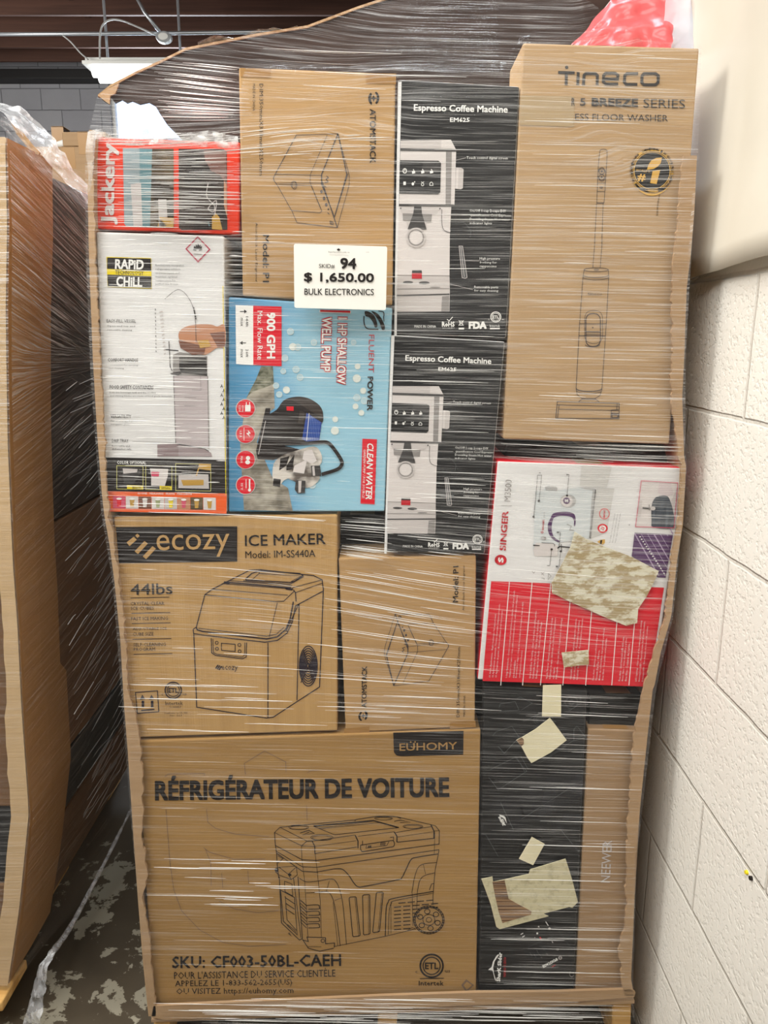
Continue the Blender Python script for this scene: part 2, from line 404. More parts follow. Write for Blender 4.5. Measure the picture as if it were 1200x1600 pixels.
M_WB = block_mat('grey_painted_block', c(150, 150, 154), c(142, 142, 147), c(124, 124, 130), 'X', .46, .23, .1, .05, .25, .007, c(96, 96, 100))
M_FLOOR = noisy('stained_concrete', c(70, 62, 50), c(86, 77, 63), (3, 3, 3), rough=.6)
def floor_mat():
    n, l, b = nodes(M_FLOOR)
    t = n.new('ShaderNodeTexCoord'); a = n.new('ShaderNodeTexNoise'); a.inputs['Scale'].default_value = 11; a.inputs['Detail'].default_value = 10; a.inputs['Roughness'].default_value = .66; a.inputs['Distortion'].default_value = .25
    g = n.new('ShaderNodeTexNoise'); g.inputs['Scale'].default_value = 1.5
    l.new(t.outputs['Object'], a.inputs[0]); l.new(t.outputs['Object'], g.inputs[0])
    s = n.new('ShaderNodeMath'); s.operation = 'MULTIPLY_ADD'; s.inputs[1].default_value = .45; l.new(g.outputs[0], s.inputs[0]); l.new(a.outputs[0], s.inputs[2])
    r = n.new('ShaderNodeMapRange'); r.inputs['From Min'].default_value = .80; r.inputs['From Max'].default_value = .815; l.new(s.outputs[0], r.inputs['Value'])
    mx = n.new('ShaderNodeMixRGB'); mx.inputs[2].default_value = c(158, 153, 136)
    old = b.inputs['Base Color'].links[0].from_socket; l.new(r.outputs[0], mx.inputs[0]); l.new(old, mx.inputs[1]); l.new(mx.outputs[0], b.inputs['Base Color'])
floor_mat()
M_JOIST = noisy('dark_timber', c(64, 43, 35), c(80, 54, 44), (1.2, 30, 30), rough=.8)
M_DECK = noisy('dark_roof_boards', c(60, 40, 32), c(72, 48, 38), (2, 12, 2), rough=.85)
M_STEEL = mat('galvanised_steel', c(176, 180, 184), .35, .5, .7)
M_WIRE = mat('grey_cable', c(160, 160, 158), .5)
M_PIPEB = mat('black_pipe', c(26, 24, 24), .5)
M_ENAM = mat('white_enamel', c(214, 214, 210), .4)

def structure(o): o['kind'] = 'structure'; return o
structure(MB().box(-5, -5, -.1, WX + .2, 8.9, 0).build('floor', M_FLOOR))
structure(MB().box(WX, -5, 0, WX + .2, 8.9, 4.8).build('wall_right', M_WR))
structure(MB().box(-5.2, -5, 0, -5, 8.9, 4.8).build('wall_left', M_WB))
structure(MB().box(-5.2, -5.2, 0, WX + .2, -5, 4.8).build('wall_front', M_WB))
# back wall with a window opening
YB = 8.5
a0, a1 = P(176, 226, YB), P(330, 128, YB)
wx0, wx1, wz0, wz1 = a0.x, a1.x, a0.z, a1.z
mb = MB()
mb.box(-5, YB, 0, wx0, YB + .2, 4.8); mb.box(wx1, YB, 0, WX, YB + .2, 4.8)
mb.box(wx0, YB, 0, wx1, YB + .2, wz0); mb.box(wx0, YB, wz1, wx1, YB + .2, 4.8)
structure(mb.build('wall_back', M_WB))
mb = MB(); t = .04
mb.box(wx0, YB + .05, wz0, wx0 + t, YB + .12, wz1); mb.box(wx1 - t, YB + .05, wz0, wx1, YB + .12, wz1)
mb.box(wx0 + t, YB + .05, wz0, wx1 - t, YB + .12, wz0 + t); mb.box(wx0 + t, YB + .05, wz1 - t, wx1 - t, YB + .12, wz1)
structure(mb.build('window_1', M_ENAM))
structure(MB().box(-5.2, -5, 4.8, WX + .2, 8.9, 4.9).build('ceiling', M_DECK))
zc = P(300, 75, 7.6).z
for i in range(12):
    y = 8.02 - .42 * i
    o = MB().box(-5, y - .02, zc, WX, y + .02, 4.8).build('ceiling_joist', M_JOIST, origin=(-2, y, zc), bevel=.003)
    tag(o, 'dark timber ceiling joist running across the roof above the pallets', 'joist', 'ceiling joists')
pb0, pb1 = P(50, 5, 6.0), P(135, 96, 8.3)
o = MB().box(-2.95, 3.6, zc + .12, -2.91, 8.4, zc + .3).build('joist_bridging', M_JOIST, origin=(-2.9, 6, zc))
tag(o, 'dark timber bridging board crossing the ceiling joists left of the light', 'timber')
o = MB().box(-5, 8.3, P(60, 123, 8.3).z, -1.75, 8.5, P(60, 107, 8.3).z).build('roof_beam', M_PIPEB, origin=(-3, 8.4, 4.2), bevel=.01)
tag(o, 'black beam along the top of the grey block wall', 'beam')

# pipes and cables below the joists
def px3(pts, Y): return [P(x, y, Y) for x, y in pts]
o = MB().tube(px3([(-60, 54), (100, 53), (250, 52), (400, 50), (560, 46)], 6.2), .016, 8).build('conduit_pipe', M_STEEL, origin=P(250, 52, 6.2), smooth=True)
tag(o, 'long horizontal grey conduit pipe under the ceiling joists', 'pipe')
o = MB().tube(px3([(205, -20), (226, 20), (250, 50)], 6.1), .014, 8).build('conduit_pipe', M_STEEL, origin=P(226, 20, 6.1), smooth=True)
tag(o, 'slanting grey conduit pipe dropping to the junction box', 'pipe')
jb = empty('junction_box', P(255, 58, 6.05), 'round steel junction box where the ceiling conduits meet', 'junction box')
q = P(255, 57, 6.0)
ring = lambda r, y, dz=0: [(q.x + r * 1.5 * math.cos(k * math.pi / 8), q.y + y, q.z + dz + r * math.sin(k * math.pi / 8)) for k in range(16)]
mb = MB(); mb.prism(ring(.045, 0), (0, .06, 0)); mb.build('housing', M_STEEL, jb, bevel=.004)
mb = MB(); mb.prism(ring(.028, -.008), (0, .008, 0)); mb.build('cover', M_ENAM, jb)
o = MB().tube(px3(curve([(156, 92), (156, 60), (160, 40), (172, 31), (190, 32), (215, 42), (240, 53)], 5), 6.1), .008, 6).build('lamp_cable', M_WIRE, origin=P(160, 60, 6.1), smooth=True)
tag(o, 'looped grey cable from the junction box down to the fluorescent light', 'cable')
o = MB().tube(px3(curve([(95, 53), (110, 65), (125, 82), (138, 93)], 4), 6.2), .007, 6).build('lamp_cable', M_WIRE, origin=P(110, 65, 6.1), smooth=True)
tag(o, 'slack white cable running diagonally to the left end of the light', 'cable')
# fluorescent light
YL = 6.3
lt = empty('fluorescent_light', P(215, 95, YL), 'white fluorescent ceiling light glowing beside the upper edge of the pallet flap', 'light')
l0, l1 = P(137, 101, YL), P(330, 93, YL)
MB().box(l0.x, YL - .06, l0.z, l1.x, YL + .1, l1.z).build('housing', M_ENAM, lt, bevel=.004)
MB().box(l0.x - .01, YL - .12, l0.z - .03, l1.x + .01, YL + .16, l0.z).build('reflector', M_ENAM, lt, bevel=.006)
TUBE = bpy.data.materials.new('lit_tube'); TUBE.use_nodes = True
tb = TUBE.node_tree.nodes['Principled BSDF']; tb.inputs['Emission Color'].default_value = (1, .98, .92, 1); tb.inputs['Emission Strength'].default_value = 4
t0 = P(150, 116, YL)
for dy in (-.07, .09):
    MB().tube([(t0.x, YL + dy, t0.z), (l1.x - .05, YL + dy, t0.z)], .05, 12).build('tube', TUBE, lt, smooth=True)
for dx in (.16, .75):
    MB().tube([(l0.x + dx * (l1.x - l0.x), YL + .02, l1.z), (l0.x + dx * (l1.x - l0.x), YL + .02, zc + .02)], .012, 6).build('hanger', M_STEEL, lt)

# ------------------------------------------------------------------ cartons seen beyond, between the two pallets
def carton_at(x0, y0, x1, y1, Y, depth, m, name, label, cat, group=None, z0=None):
    p, q = P(x0, y1, Y), P(x1, y0, Y)
    zb = p.z if z0 is None else z0
    e = empty(name, ((p.x + q.x) / 2, Y + depth / 2, zb), label, cat, group)
    MB().box(p.x, Y, zb, q.x, Y + depth, q.z).build('carton_body', m, e, bevel=.004)
    xm = (p.x + q.x) / 2
    MB().box(xm - .03, Y - .001, q.z - .1, xm + .03, Y, q.z - .003).box(xm - .03, Y - .001, q.z, xm + .03, Y + depth, q.z + .001).build('tape', TAPE, e)
    return e
YC = 2.6
e1 = carton_at(56, 229, 175, 420, YC, .5, K_N, 'distant_carton', 'brown carton beyond, under the low carton with the white bundle beside it', 'carton', 'cartons beyond the pallets')
zt = P(86, 229, YC).z; zl = P(86, 420, YC).z
e2 = carton_at(98, 206, 165, 228.3, YC, .4, K_N, 'distant_carton', 'low brown carton on top of the far carton stack', 'carton', 'cartons beyond the pallets')
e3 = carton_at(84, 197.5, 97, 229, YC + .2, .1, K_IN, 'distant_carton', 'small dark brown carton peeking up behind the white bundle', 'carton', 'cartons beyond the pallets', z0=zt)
p, q = P(86, 420, YC), P(175, 229, YC)
e4 = empty('distant_carton', (p.x + .2, YC + .25, 0), 'tall brown carton at the bottom of the far stack, standing on the floor', 'carton', 'cartons beyond the pallets')
MB().box(p.x - .02, YC, 0, q.x + .02, YC + .5, zl).build('carton_body', K_N, e4, bevel=.004)
bl = P(90, 208, YC)
me_ = MB()
for i in range(3):
    zz = zt + .018 + (i > 1) * .03
    me_.tube([(bl.x - .035 + .012 * i, YC + .05 + .05 * i, zz), (bl.x, YC + .05 + .05 * i, zz + .004), (bl.x + .028, YC + .05 + .05 * i, zz)], [.012, .019, .013], 8)
o = me_.build('plastic_bundle', WHT, origin=(bl.x, YC + .1, zt), smooth=True); tag(o, 'small white plastic bundle lying on the far carton stack', 'bundle')

# ------------------------------------------------------------------ main pallet and its cardboard pallet box
zdeck = P(600, 1574, 0).z                                           # underside of the pallet box
_l, _r = P(240, 1588, 0), P(985, 1559, 0)
zline = lambda x: _l.z + (_r.z - _l.z) * (x - _l.x) / (_r.x - _l.x)     # the load leans a little
def slab(mb, x0, y0, x1, y1, lo, hi):
    return mb.add([(x0, y0, zline(x0) + lo), (x1, y0, zline(x1) + lo), (x1, y1, zline(x1) + lo), (x0, y1, zline(x0) + lo), (x0, y0, zline(x0) + hi), (x1, y0, zline(x1) + hi), (x1, y1, zline(x1) + hi), (x0, y1, zline(x0) + hi)],
                  [(3, 2, 1, 0), (4, 5, 6, 7), (0, 1, 5, 4), (1, 2, 6, 5), (2, 3, 7, 6), (3, 0, 4, 7)])
pal = empty('wooden_pallet', (0, .5, 0), 'wooden pallet under the tall cardboard box of wrapped electronics', 'pallet')
for xa, xb in ((238, 264), (590, 620), (957, 987)):
    A, B = P(xa, 1590, 0), P(xb, 1590, 0); zdk = zline(A.x)
    mb = MB(); n = 5
    v = []; 
    for y in (0, .25, .5, .75, 1.0):
        j = .003 * math.sin(y * 37 + xa)
        v += [(A.x + j, y, .022), (B.x + j, y, .022), (B.x - j, y, zdk - .03 + .022 * (y < .05)), (A.x - j, y, zdk - .03 + .022 * (y < .05))]
    f = [(k * 4 + i, k * 4 + (i + 1) % 4, k * 4 + 4 + (i + 1) % 4, k * 4 + 4 + i) for k in range(4) for i in range(4)] + [(3, 2, 1, 0), (16, 17, 18, 19)]
    mb.add(v, f).build('stringer', WOOD, pal, bevel=.004)
xl, xr = P(238, 1590, 0).x, P(987, 1590, 0).x
for k in range(6):
    y = .09 + k * .155
    slab(MB(), xl, y, xr, y + .11, -.030, -.008).build('deck_board', WOOD, pal, bevel=.003)
for k in range(3):
    y = .12 + k * .38
    MB().box(xl, y, 0, xr, y + .11, .021).build('bottom_board', WOOD, pal, bevel=.003)

gb = empty('pallet_box', (0, .5, zdeck), 'tall open-fronted cardboard pallet box with torn edges holding the electronics cartons', 'pallet box')
LEFT = [(139, 203), (137, 250), (137, 300), (139, 400), (145, 560), (152, 680), (159, 770), (163, 805), (171, 850), (179, 910), (188, 1000), (193, 1090), (200, 1180), (208, 1300), (215, 1400), (223, 1500), (232, 1588)]
RIGHT = [(1089, 243), (1085, 330), (1079, 400), (1073, 450), (1069, 560), (1066, 620), (1069, 715), (1072, 728), (1067, 820), (1058, 875), (1049, 962), (1032, 1021), (1023, 1070), (1020, 1076), (1011, 1157), (1001, 1253), (993, 1340), (990, 1440), (986, 1530), (991, 1556)]
def strip(poly, widths, name, side, Yf):
    """what is left of the torn-away front: a jagged strip along the corner"""
    ys = []; y = poly[0][1]
    while y < poly[-1][1]: ys.append(y); y += random.uniform(3.5, 8)
    ys.append(poly[-1][1])
    sw = [(b, a) for a, b in poly]
    out = [(lin(sw, y), y) for y in ys]; inn = []
    for (x, y) in out:
        w = lin(widths, y) + 3.0 * noise.noise(Vector((y * .05, 3.1, side))) + 2.2 * noise.noise(Vector((y * .21, 7.7, side))) + random.uniform(-.9, .9)
        inn.append((x - side * max(3, w), y))
    n = len(out); dep = .006
    v = [P(x, y, Yf) for x, y in out] + [P(x, y, Yf) for x, y in inn]
    v += [q + Vector((0, dep, 0)) for q in v]
    f = []; m = []
    for i in range(n - 1):
        f += [(i, i + 1, n + i + 1, n + i), (2 * n + i, 3 * n + i, 3 * n + i + 1, 2 * n + i + 1), (i, 2 * n + i, 2 * n + i + 1, i + 1), (n + i, n + i + 1, 3 * n + i + 1, 3 * n + i)]
        m += [0, 0, 0, 1]
    o = mesh(name, v, f, [K_G, K_TORN], gb, None, m)
    return o
strip(LEFT, [(203, 8), (400, 10), (560, 11), (680, 11), (800, 7), (910, 8), (1090, 8), (1110, 17), (1180, 21), (1240, 20), (1300, 13), (1360, 17), (1385, 13), (1400, 6), (1450, 13), (1560, 13), (1588, 12)], 'left_torn_edge', -1, -.016)
strip(RIGHT, [(243, 22), (330, 24), (400, 26), (450, 23), (560, 19), (620, 17), (715, 8), (730, 7), (870, 9), (1000, 9), (1080, 16), (1157, 22), (1340, 14), (1440, 12), (1480, 20), (1530, 15), (1556, 14)], 'right_torn_edge', 1, -.016)
# side walls follow the bulging corners
def side_wall(poly, name, dx):
    v = []; f = []
    for i, (x, y) in enumerate(poly):
        q = P(x, y, -.012)
        for yy, k in ((-.009, 0), (.3, .004), (.65, .004), (1.0, 0)):
            v += [(q.x + k * dx / abs(dx), yy, q.z), (q.x + k * dx / abs(dx) + dx, yy, q.z)]
    N = 8
    for i in range(len(poly) - 1):
        for k in range(3):
            a = i * N + k * 2
            f += [(a, a + 2, a + 2 + N, a + N), (a + 1, a + 1 + N, a + 3 + N, a + 3)]
        f += [(i * N, i * N + N, i * N + N + 1, i * N + 1), (i * N + 6, i * N + 7, i * N + N + 7, i * N + N + 6)]
    L = (len(poly) - 1) * N
    for k in range(3): f += [(k * 2, k * 2 + 1, k * 2 + 3, k * 2 + 2), (L + k * 2, L + k * 2 + 2, L + k * 2 + 3, L + k * 2 + 1)]
    o = mesh(name, v, f, K_G, gb, smooth=False); return o
side_wall(LEFT, 'left_wall', .007)
side_wall(RIGHT, 'right_wall', -.007)
# bottom lip and floor
lip = [(240, 1572), (330, 1568), (440, 1563), (600, 1556), (744, 1551), (860, 1550), (985, 1546), (993, 1551), (991, 1558), (900, 1565), (744, 1570), (560, 1579), (400, 1586), (260, 1594), (236, 1590)]
MB().prism([P(x, y, -.016) for x, y in lip], (0, .006, 0)).build('front_lip', K_G, gb)
slab(MB(), xl, -.008, xr, 1.0, -.007, 0).build('base', K_G, gb)
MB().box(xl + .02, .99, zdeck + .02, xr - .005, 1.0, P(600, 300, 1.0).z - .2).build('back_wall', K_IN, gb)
# the flap folded up behind the cartons
YF = .45
top = [(153, 149), (172, 134), (214, 112), (250, 96), (290, 76), (340, 66), (400, 54), (480, 41), (520, 26), (560, 11), (600, -2), (640, -14), (965, -14), (940, 18), (918, 48), (900, 66)]
low = [(900, 640), (300, 640), (296, 250), (288, 222), (262, 196), (250, 178), (243, 166), (232, 160), (218, 163), (206, 158), (198, 161), (190, 156), (180, 161), (172, 151), (170, 163), (162, 158)]
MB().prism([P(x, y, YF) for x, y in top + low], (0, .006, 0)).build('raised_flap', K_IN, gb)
ed = MB()
for (xa, ya), (xb, yb) in zip(top[:11], top[1:12]):
    ed.prism([P(xa, ya - 1.5, YF - .004), P(xb, yb - 1.5, YF - .004), P(xb, yb + 2.5, YF - .004), P(xa, ya + 2.5, YF - .004)], (0, .012, 0))
ed.build('flap_edge', K_TORN, gb)
MB().prism([P(x, y, YF - .012) for x, y in [(153, 149), (160, 143), (186, 130), (180, 146), (172, 150), (171, 163), (164, 158)]], (0, .004, 0)).build('folded_corner', K_G, gb)
print('deck', zdeck, 'flap', P(153, 149, YF))

# ------------------------------------------------------------------ the cartons
def carton(name, quad, Y, depth, m, label, cat, group=None, bevel=.003, edge=None):
    f4 = [P(x, y, Y) for x, y in quad]
    b = Vector((sum(v.x for v in f4) / 4, Y + depth / 2, min(v.z for v in f4)))
    e = empty(name, b, label, cat, group)
    v = f4 + [q + Vector((0, depth, 0)) for q in f4]
    mb = MB(); mb.add(v, [(0, 3, 2, 1)], 0); mb.f += [(4, 5, 6, 7), (0, 1, 5, 4), (1, 2, 6, 5), (2, 3, 7, 6), (3, 0, 4, 7)]; mb.m += [1 if edge else 0] * 5
    mb.build('carton_body', [m, edge or m], e, bevel=bevel)
    # tape over the seam of the top flaps
    tl, tr = f4[0], f4[1]; mid = (tl + tr) / 2; w = (tr - tl).normalized() * .024; up = Vector((0, 0, .0008))
    mesh('seam_tape', [mid - w + up + Vector((0, .004, 0)), mid + w + up + Vector((0, .004, 0)), mid + w + up + Vector((0, depth - .004, 0)), mid - w + up + Vector((0, depth - .004, 0))], [(0, 1, 2, 3)], TAPE, e)
    return e

# --- portable fridge carton
fr = carton('fridge_carton', [(214, 1158), (751, 1140), (744, 1549), (239, 1570)], 0, .40, K_B,
            'large brown carton printed with a wheeled cooler drawing, bottom left of the pallet box', 'carton')
A = Art(fr, 0).part('lettering')
A.text('RÉFRIGÉRATEUR DE VOITURE', 472, 1229, 460, 39, INK, -.7, .028)
A.part('model_lettering'); A.text('SKU: CF003-50BL-CAEH', 401, 1502, 264, 19, INK, -.8, .02)
A.text("POUR L'ASSISTANCE DU SERVICE CLIENTÈLE", 398, 1521, 252, 14, INK, -.9, .008)
A.text('APPELEZ LE 1-833-562-2655(US)', 365, 1537, 183, 12, INK, -.8, .008)
A.text('OU VISITEZ https://euhomy.com', 367, 1549.5, 183, 12, INK, -.6, .008)
A.part('brand_panel').crop(400, 1120, 3.243)
A.poly([(695, 80), (1052, 71), (1050, 192), (735, 200), (712, 196), (699, 180)], INK)
A.part('brand_name', 'brand_panel'); A.text('EUHOMY', 873, 150, 292, 38, K_B, -1.5, .012)
A.ell(784, 128, 4, 4, K_B, 2); A.ell(806, 127, 4, 4, K_B, 2); A.stroke(arc(796, 146, 12, 9, 20, 160, 6), 4, K_B, 2)
def etl(A, cx, cy, r, m, hole, L=1, lab=True, sub=None):
    A.ring(cx, cy, r * .93, r * .93, r * .14, m, L); A.ring(cx, cy, r * .70, r * .70, r * .09, m, L)
    A.text('ETL', cx, cy, r * 1.1, r * .55, m, 0, .03, L + 1)
    if lab:
        A.text('c', cx - r * 1.25, cy + r * .5, r * .2, r * .2, m, 0, .01, L); A.text('us', cx + r * 1.3, cy + r * .45, r * .42, r * .2, m, 0, .01, L)
A.part('certification_mark')
etl(A, 890, 1262, 62, INK, K_B)
A.stroke([(830, 1327), (952, 1325)], 4, INK); A.text('Intertek', 888, 1350, 126, 24, INK, 0, .015)
A.part('cooler_drawing').crop(420, 1260, 4.2857)
def st(pts, w=3.4, m=INK, cl=False): A.stroke(pts, w, m, 1, cl)
st([(38, 175), (75, 140), (580, 90)], 4); st([(575, 98), (585, 88), (730, 66), (820, 66), (860, 72), (885, 80)], 5); st([(860, 70), (1085, 122), (1115, 130), (1142, 162)], 4)
st([(38, 175), (220, 264), (255, 232), (75, 140)], 4); st([(255, 232), (290, 232), (308, 268), (308, 316)], 6); st([(220, 264), (308, 268)], 3)
st([(290, 232), (575, 192)], 3.5); st([(308, 316), (590, 272)], 4); st([(308, 268), (585, 230)], 2.6); st([(850, 175), (1090, 135)], 3.5); st([(860, 240), (1105, 214)], 5); st([(862, 205), (1100, 170)], 2.6)
st([(1085, 122), (1106, 165), (1106, 216)], 7); st([(1142, 162), (1140, 255)], 4); st([(1106, 165), (1142, 162)], 3)
st([(578, 192), (597, 232), (597, 280)], 7); st([(840, 170), (858, 200), (858, 240)], 7); st([(597, 200), (840, 170)], 3)
A.stroke(curve([(615, 262), (640, 256), (800, 232), (835, 232), (838, 265), (800, 275), (650, 300), (620, 298)], 4, True), 5, INK, 1, True)
st([(655, 258), (650, 280), (790, 262), (805, 235)], 3); st([(628, 230), (628, 262)], 4); st([(812, 208), (835, 205), (835, 230)], 4)
for k in range(4): st([(752 + 9 * k, 240), (748 + 9 * k, 262)], 4); st([(668 + 6 * k, 262), (664 + 6 * k, 278)], 4)
for cx, cy, rx, ry in ((200, 140, 66, 16), (355, 208, 74, 20), (768, 80, 60, 11), (965, 134, 66, 14)):
    A.ring(cx, cy, rx, ry, 3.2, INK); A.ring(cx, cy + 3, rx * .86, ry * .74, 2.6, INK)
st([(210, 178), (268, 160), (305, 180), (225, 192), (270, 172)], 5); st([(840, 100), (880, 92), (950, 106), (880, 108)], 4)
st([(300, 132), (700, 95), (870, 142)], 8); st([(300, 132), (440, 190), (870, 142)], 4); st([(345, 150), (740, 108)], 2.6); st([(330, 146), (720, 96)], 2.6)
st([(38, 175), (44, 262), (52, 310), (56, 388), (66, 480)], 5); st([(44, 262), (225, 358), (320, 362), (1142, 252)], 5); st([(50, 300), (225, 405), (320, 408), (1140, 290)], 4.5)
st([(55, 315), (225, 435), (320, 440), (440, 418)], 5); st([(218, 264), (222, 360), (240, 500), (250, 660), (262, 880)], 3); st([(310, 316), (325, 440), (345, 640), (352, 880)], 3)
st(curve([(440, 418), (490, 420), (530, 455), (575, 520), (600, 538), (640, 536), (860, 492), (890, 478), (920, 420), (950, 360), (985, 342), (1135, 318)], 4), 6)
st([(1140, 290), (1135, 322), (1115, 420), (1105, 520), (1100, 600), (1098, 660)], 4); st([(1112, 170), (1108, 320)], 2.4)
st(curve([(205, 480), (250, 505), (330, 500), (420, 486), (450, 505), (475, 560), (495, 650), (510, 800), (520, 925)], 4), 4)
st(curve([(250, 580), (340, 575), (390, 570), (420, 600), (440, 660), (462, 800), (478, 935)], 4), 4); st([(440, 630), (488, 612)], 2.6); st([(385, 570), (405, 500)], 2.6); st([(430, 640), (462, 935)], 2.6)
for k in range(4):
    y = 668 + k * 42
    A.stroke(curve([(250, y), (265, y - 6), (330, y - 8), (338, y + 6), (335, y + 18), (265, y + 20)], 3), 5, INK); st([(212, y - 40), (252, y - 4)], 5); st([(212, y - 20), (252, y + 20)], 4)
for (xa, xb, xc, xd, y0, y1) in ((538, 585, 612, 562, 610, 868), (628, 676, 678, 634, 595, 856), (720, 766, 742, 696, 578, 840)):
    A.stroke([(xa, y0 + 5), (xa + 8, y0 - 2), (xb - 6, y0 - 5), (xb, y0), (xc, y1 - 6), (xc - 8, y1), (xd + 6, y1 + 5), (xd, y1)], 5, INK, 1, True)
    st([(xb - 9, y0), (xc - 10, y1)], 2.5)
st(curve([(780, 868), (785, 700), (800, 640), (840, 615), (1100, 570)], 4), 6); st(curve([(800, 860), (806, 700), (822, 648), (850, 630), (1098, 582)], 4), 3.5); st([(818, 640), (818, 850)], 3)
for k in range(8):
    y = 650 + k * 25
    for x in range(868 - 30 * (k > 0), 1090 - (k > 2) * 120 - (k > 4) * 10, 62): A.stroke([(x, y - (x - 850) * .09), (x + 48, y - (x - 802) * .09)], 6, INK)
for r in (102, 92, 40, 18): A.ring(1072, 760, r, r * .92, 5 if r > 60 else 4, INK)
for k in range(6): a_ = k * 60 + 20; A.ring(1072 + 62 * math.cos(R(a_)), 760 + 57 * math.sin(R(a_)), 18, 16, 5, INK)
for k in range(30): a_ = k * 12; st([(1072 + 94 * math.cos(R(a_)), 760 + 86 * math.sin(R(a_))), (1072 + 106 * math.cos(R(a_)), 760 + 97 * math.sin(R(a_)))], 5)
st(curve([(958, 580), (975, 480), (1000, 410), (1040, 385), (1125, 375)], 4), 3.6); st(curve([(995, 570), (1010, 500), (1040, 465), (1110, 445)], 4), 3.6); st([(1035, 390), (1050, 455)], 2.5); st([(960, 580), (965, 800)], 3); st([(995, 570), (990, 690)], 3)
st([(1075, 560), (1090, 520), (1108, 515)], 4)
st([(440, 938), (780, 870), (985, 820)], 3.6); st([(930, 830), (960, 812), (985, 820)], 3)
st([(60, 380), (95, 350), (60, 330)], 4); st([(45, 418), (70, 408), (130, 455), (185, 405), (190, 460), (150, 490), (70, 460), (45, 440)], 4); st([(130, 455), (150, 490)], 4); st([(70, 408), (180, 400)], 3); A.ell(52, 425, 13, 15, INKG); A.ell(140, 458, 11, 9, INK)
st([(70, 470), (85, 780), (205, 895), (225, 885), (195, 470)], 5); st([(78, 560), (98, 770), (190, 860), (172, 610), (78, 560)], 5); st([(110, 600), (122, 760), (185, 830)], 4); st([(105, 500), (155, 520), (160, 600), (108, 570), (105, 500)], 4); st([(165, 480), (215, 880)], 4)
for k in range(3): st([(112, 612 + 36 * k), (172, 652 + 36 * k)], 5)
st([(125, 800), (180, 850), (175, 830), (125, 790)], 4); st([(130, 850), (150, 868), (135, 845)], 5)
st([(225, 890), (265, 950), (340, 970), (435, 950)], 5); st([(228, 895), (265, 905), (255, 875), (352, 878), (380, 880), (380, 920), (440, 915), (438, 945)], 5); A.ring(362, 900, 12, 12, 4, INK); st([(262, 940), (352, 940)], 3)
A.part('faint_logo_outline').crop(180, 1120, 3.333)
for pts in ([(258, 312), (275, 298), (465, 295), (465, 306)], [(678, 302), (672, 243), (778, 178), (888, 235), (890, 290)], [(1000, 292), (1020, 280), (1060, 278)], [(264, 482), (285, 760), (305, 900), (345, 1010), (440, 1110), (560, 1175), (700, 1195), (890, 1185)],
            [(475, 480), (482, 548), (520, 580), (620, 610), (800, 625)], [(460, 680), (490, 705), (620, 742), (780, 740)], [(470, 690), (498, 760), (500, 880)], [(555, 815), (560, 890)], [(690, 800), (696, 870)], [(540, 960), (620, 1000), (740, 1020), (850, 1010)], [(996, 460), (1000, 540)]):
    A.stroke(pts, 2.8, INKF)
A.part('corner_mark'); A.crop(400, 1120, 3.243); A.poly([(1065, 1330), (1105, 1360), (1065, 1395), (1040, 1360)], INKF); A.poly([(1068, 1342), (1095, 1360), (1068, 1384), (1052, 1360)], K_B, 1)
A.build()

# --- ice maker carton
ec = carton('ice_maker_carton', [(177, 808), (527, 804), (527, 1142), (208, 1153)], .002, .38, K_E,
            'brown carton printed with an ice maker drawing and a black name band', 'carton')
A = Art(ec, .002, (160, 790, 3)).part('brand_panel')
A.poly([(63, 100), (632, 97), (632, 262), (78, 270)], INK)
for k in range(3):
    x = 113 + 38 * k; y = 190 + 24 * k
    n_ = [(0, 0), (46 - 4 * (k == 0), -48), (62 - 4 * (k == 0), -36), (16, 13)] if k else [(0, -18), (34, -44), (48, -30), (14, 0)]
    A.poly([(x + a, y + b) for a, b in n_], K_E, 1)
A.poly([(154, 140), (164, 131), (175, 142), (164, 152)], K_E, 1)
A.part('brand_name', 'brand_panel'); A.text('ecozy', 425, 188, 342, 108, K_E, -1.2, -.004)
A.part('lettering')
A.text('ICE MAKER', 857, 160, 378, 52, INK, -1.5, .012); A.text('Model: IM-SS440A', 834, 227, 328, 34, INK, -1.2, .006)
A.part('feature_lettering'); A.text('44lbs', 230, 391, 196, 52, INK, -1.5, .008)
for y, dx in ((432, 0), (504, 4), (552, 6), (626, 9), (696, 14)): A.stroke([(132 + dx, y + 1), (314 + dx, y - 3)], 3, INKB)
for s_, x, y, w in (('CRYSTAL CLEAR', 211, 459, 158), ('ICE CUBES', 188, 481, 106), ('FAST ICE MAKING', 221, 529, 172), ('ADJUSTABLE ICE', 222, 579, 160), ('CUBE SIZE', 191, 602, 98), ('SELF-CLEANING', 221, 651, 152), ('PROGRAM', 197, 673, 100)):
    A.text(s_, x, y, w, 16, INKB, -1, .014)
A.part('ice_maker_drawing')
def st(pts, w=4, cl=False): A.stroke(pts, w, INKB, 1, cl)
st([(440, 570), (480, 418), (515, 392), (690, 303), (740, 300), (990, 328), (1030, 348), (1034, 385)], 4.5)
st([(480, 418), (810, 450), (850, 448), (900, 400)], 3.5); st([(515, 392), (870, 420)], 3); st([(560, 365), (860, 388)], 3); st([(570, 358), (885, 385)], 6); st([(600, 352), (890, 375)], 3)
st([(890, 385), (1030, 348)], 3); st([(905, 408), (1034, 362)], 3); st([(895, 395), (905, 408), (908, 450)], 5)
A.poly([(855, 384), (895, 388), (890, 398), (860, 394)], INKB); A.poly([(570, 358), (600, 362), (590, 370), (565, 366)], INKB)
st([(670, 345), (700, 318), (740, 305), (925, 318), (940, 328), (900, 355), (880, 360), (670, 348)], 5); st([(700, 348), (735, 318), (930, 330), (885, 356)], 3); st([(735, 318), (735, 312)], 4); st([(660, 352), (880, 368), (945, 332)], 3)
st([(820, 455), (782, 615)], 3); st([(440, 570), (444, 582), (470, 590), (770, 625), (820, 615), (860, 580), (880, 530), (895, 450)], 6)
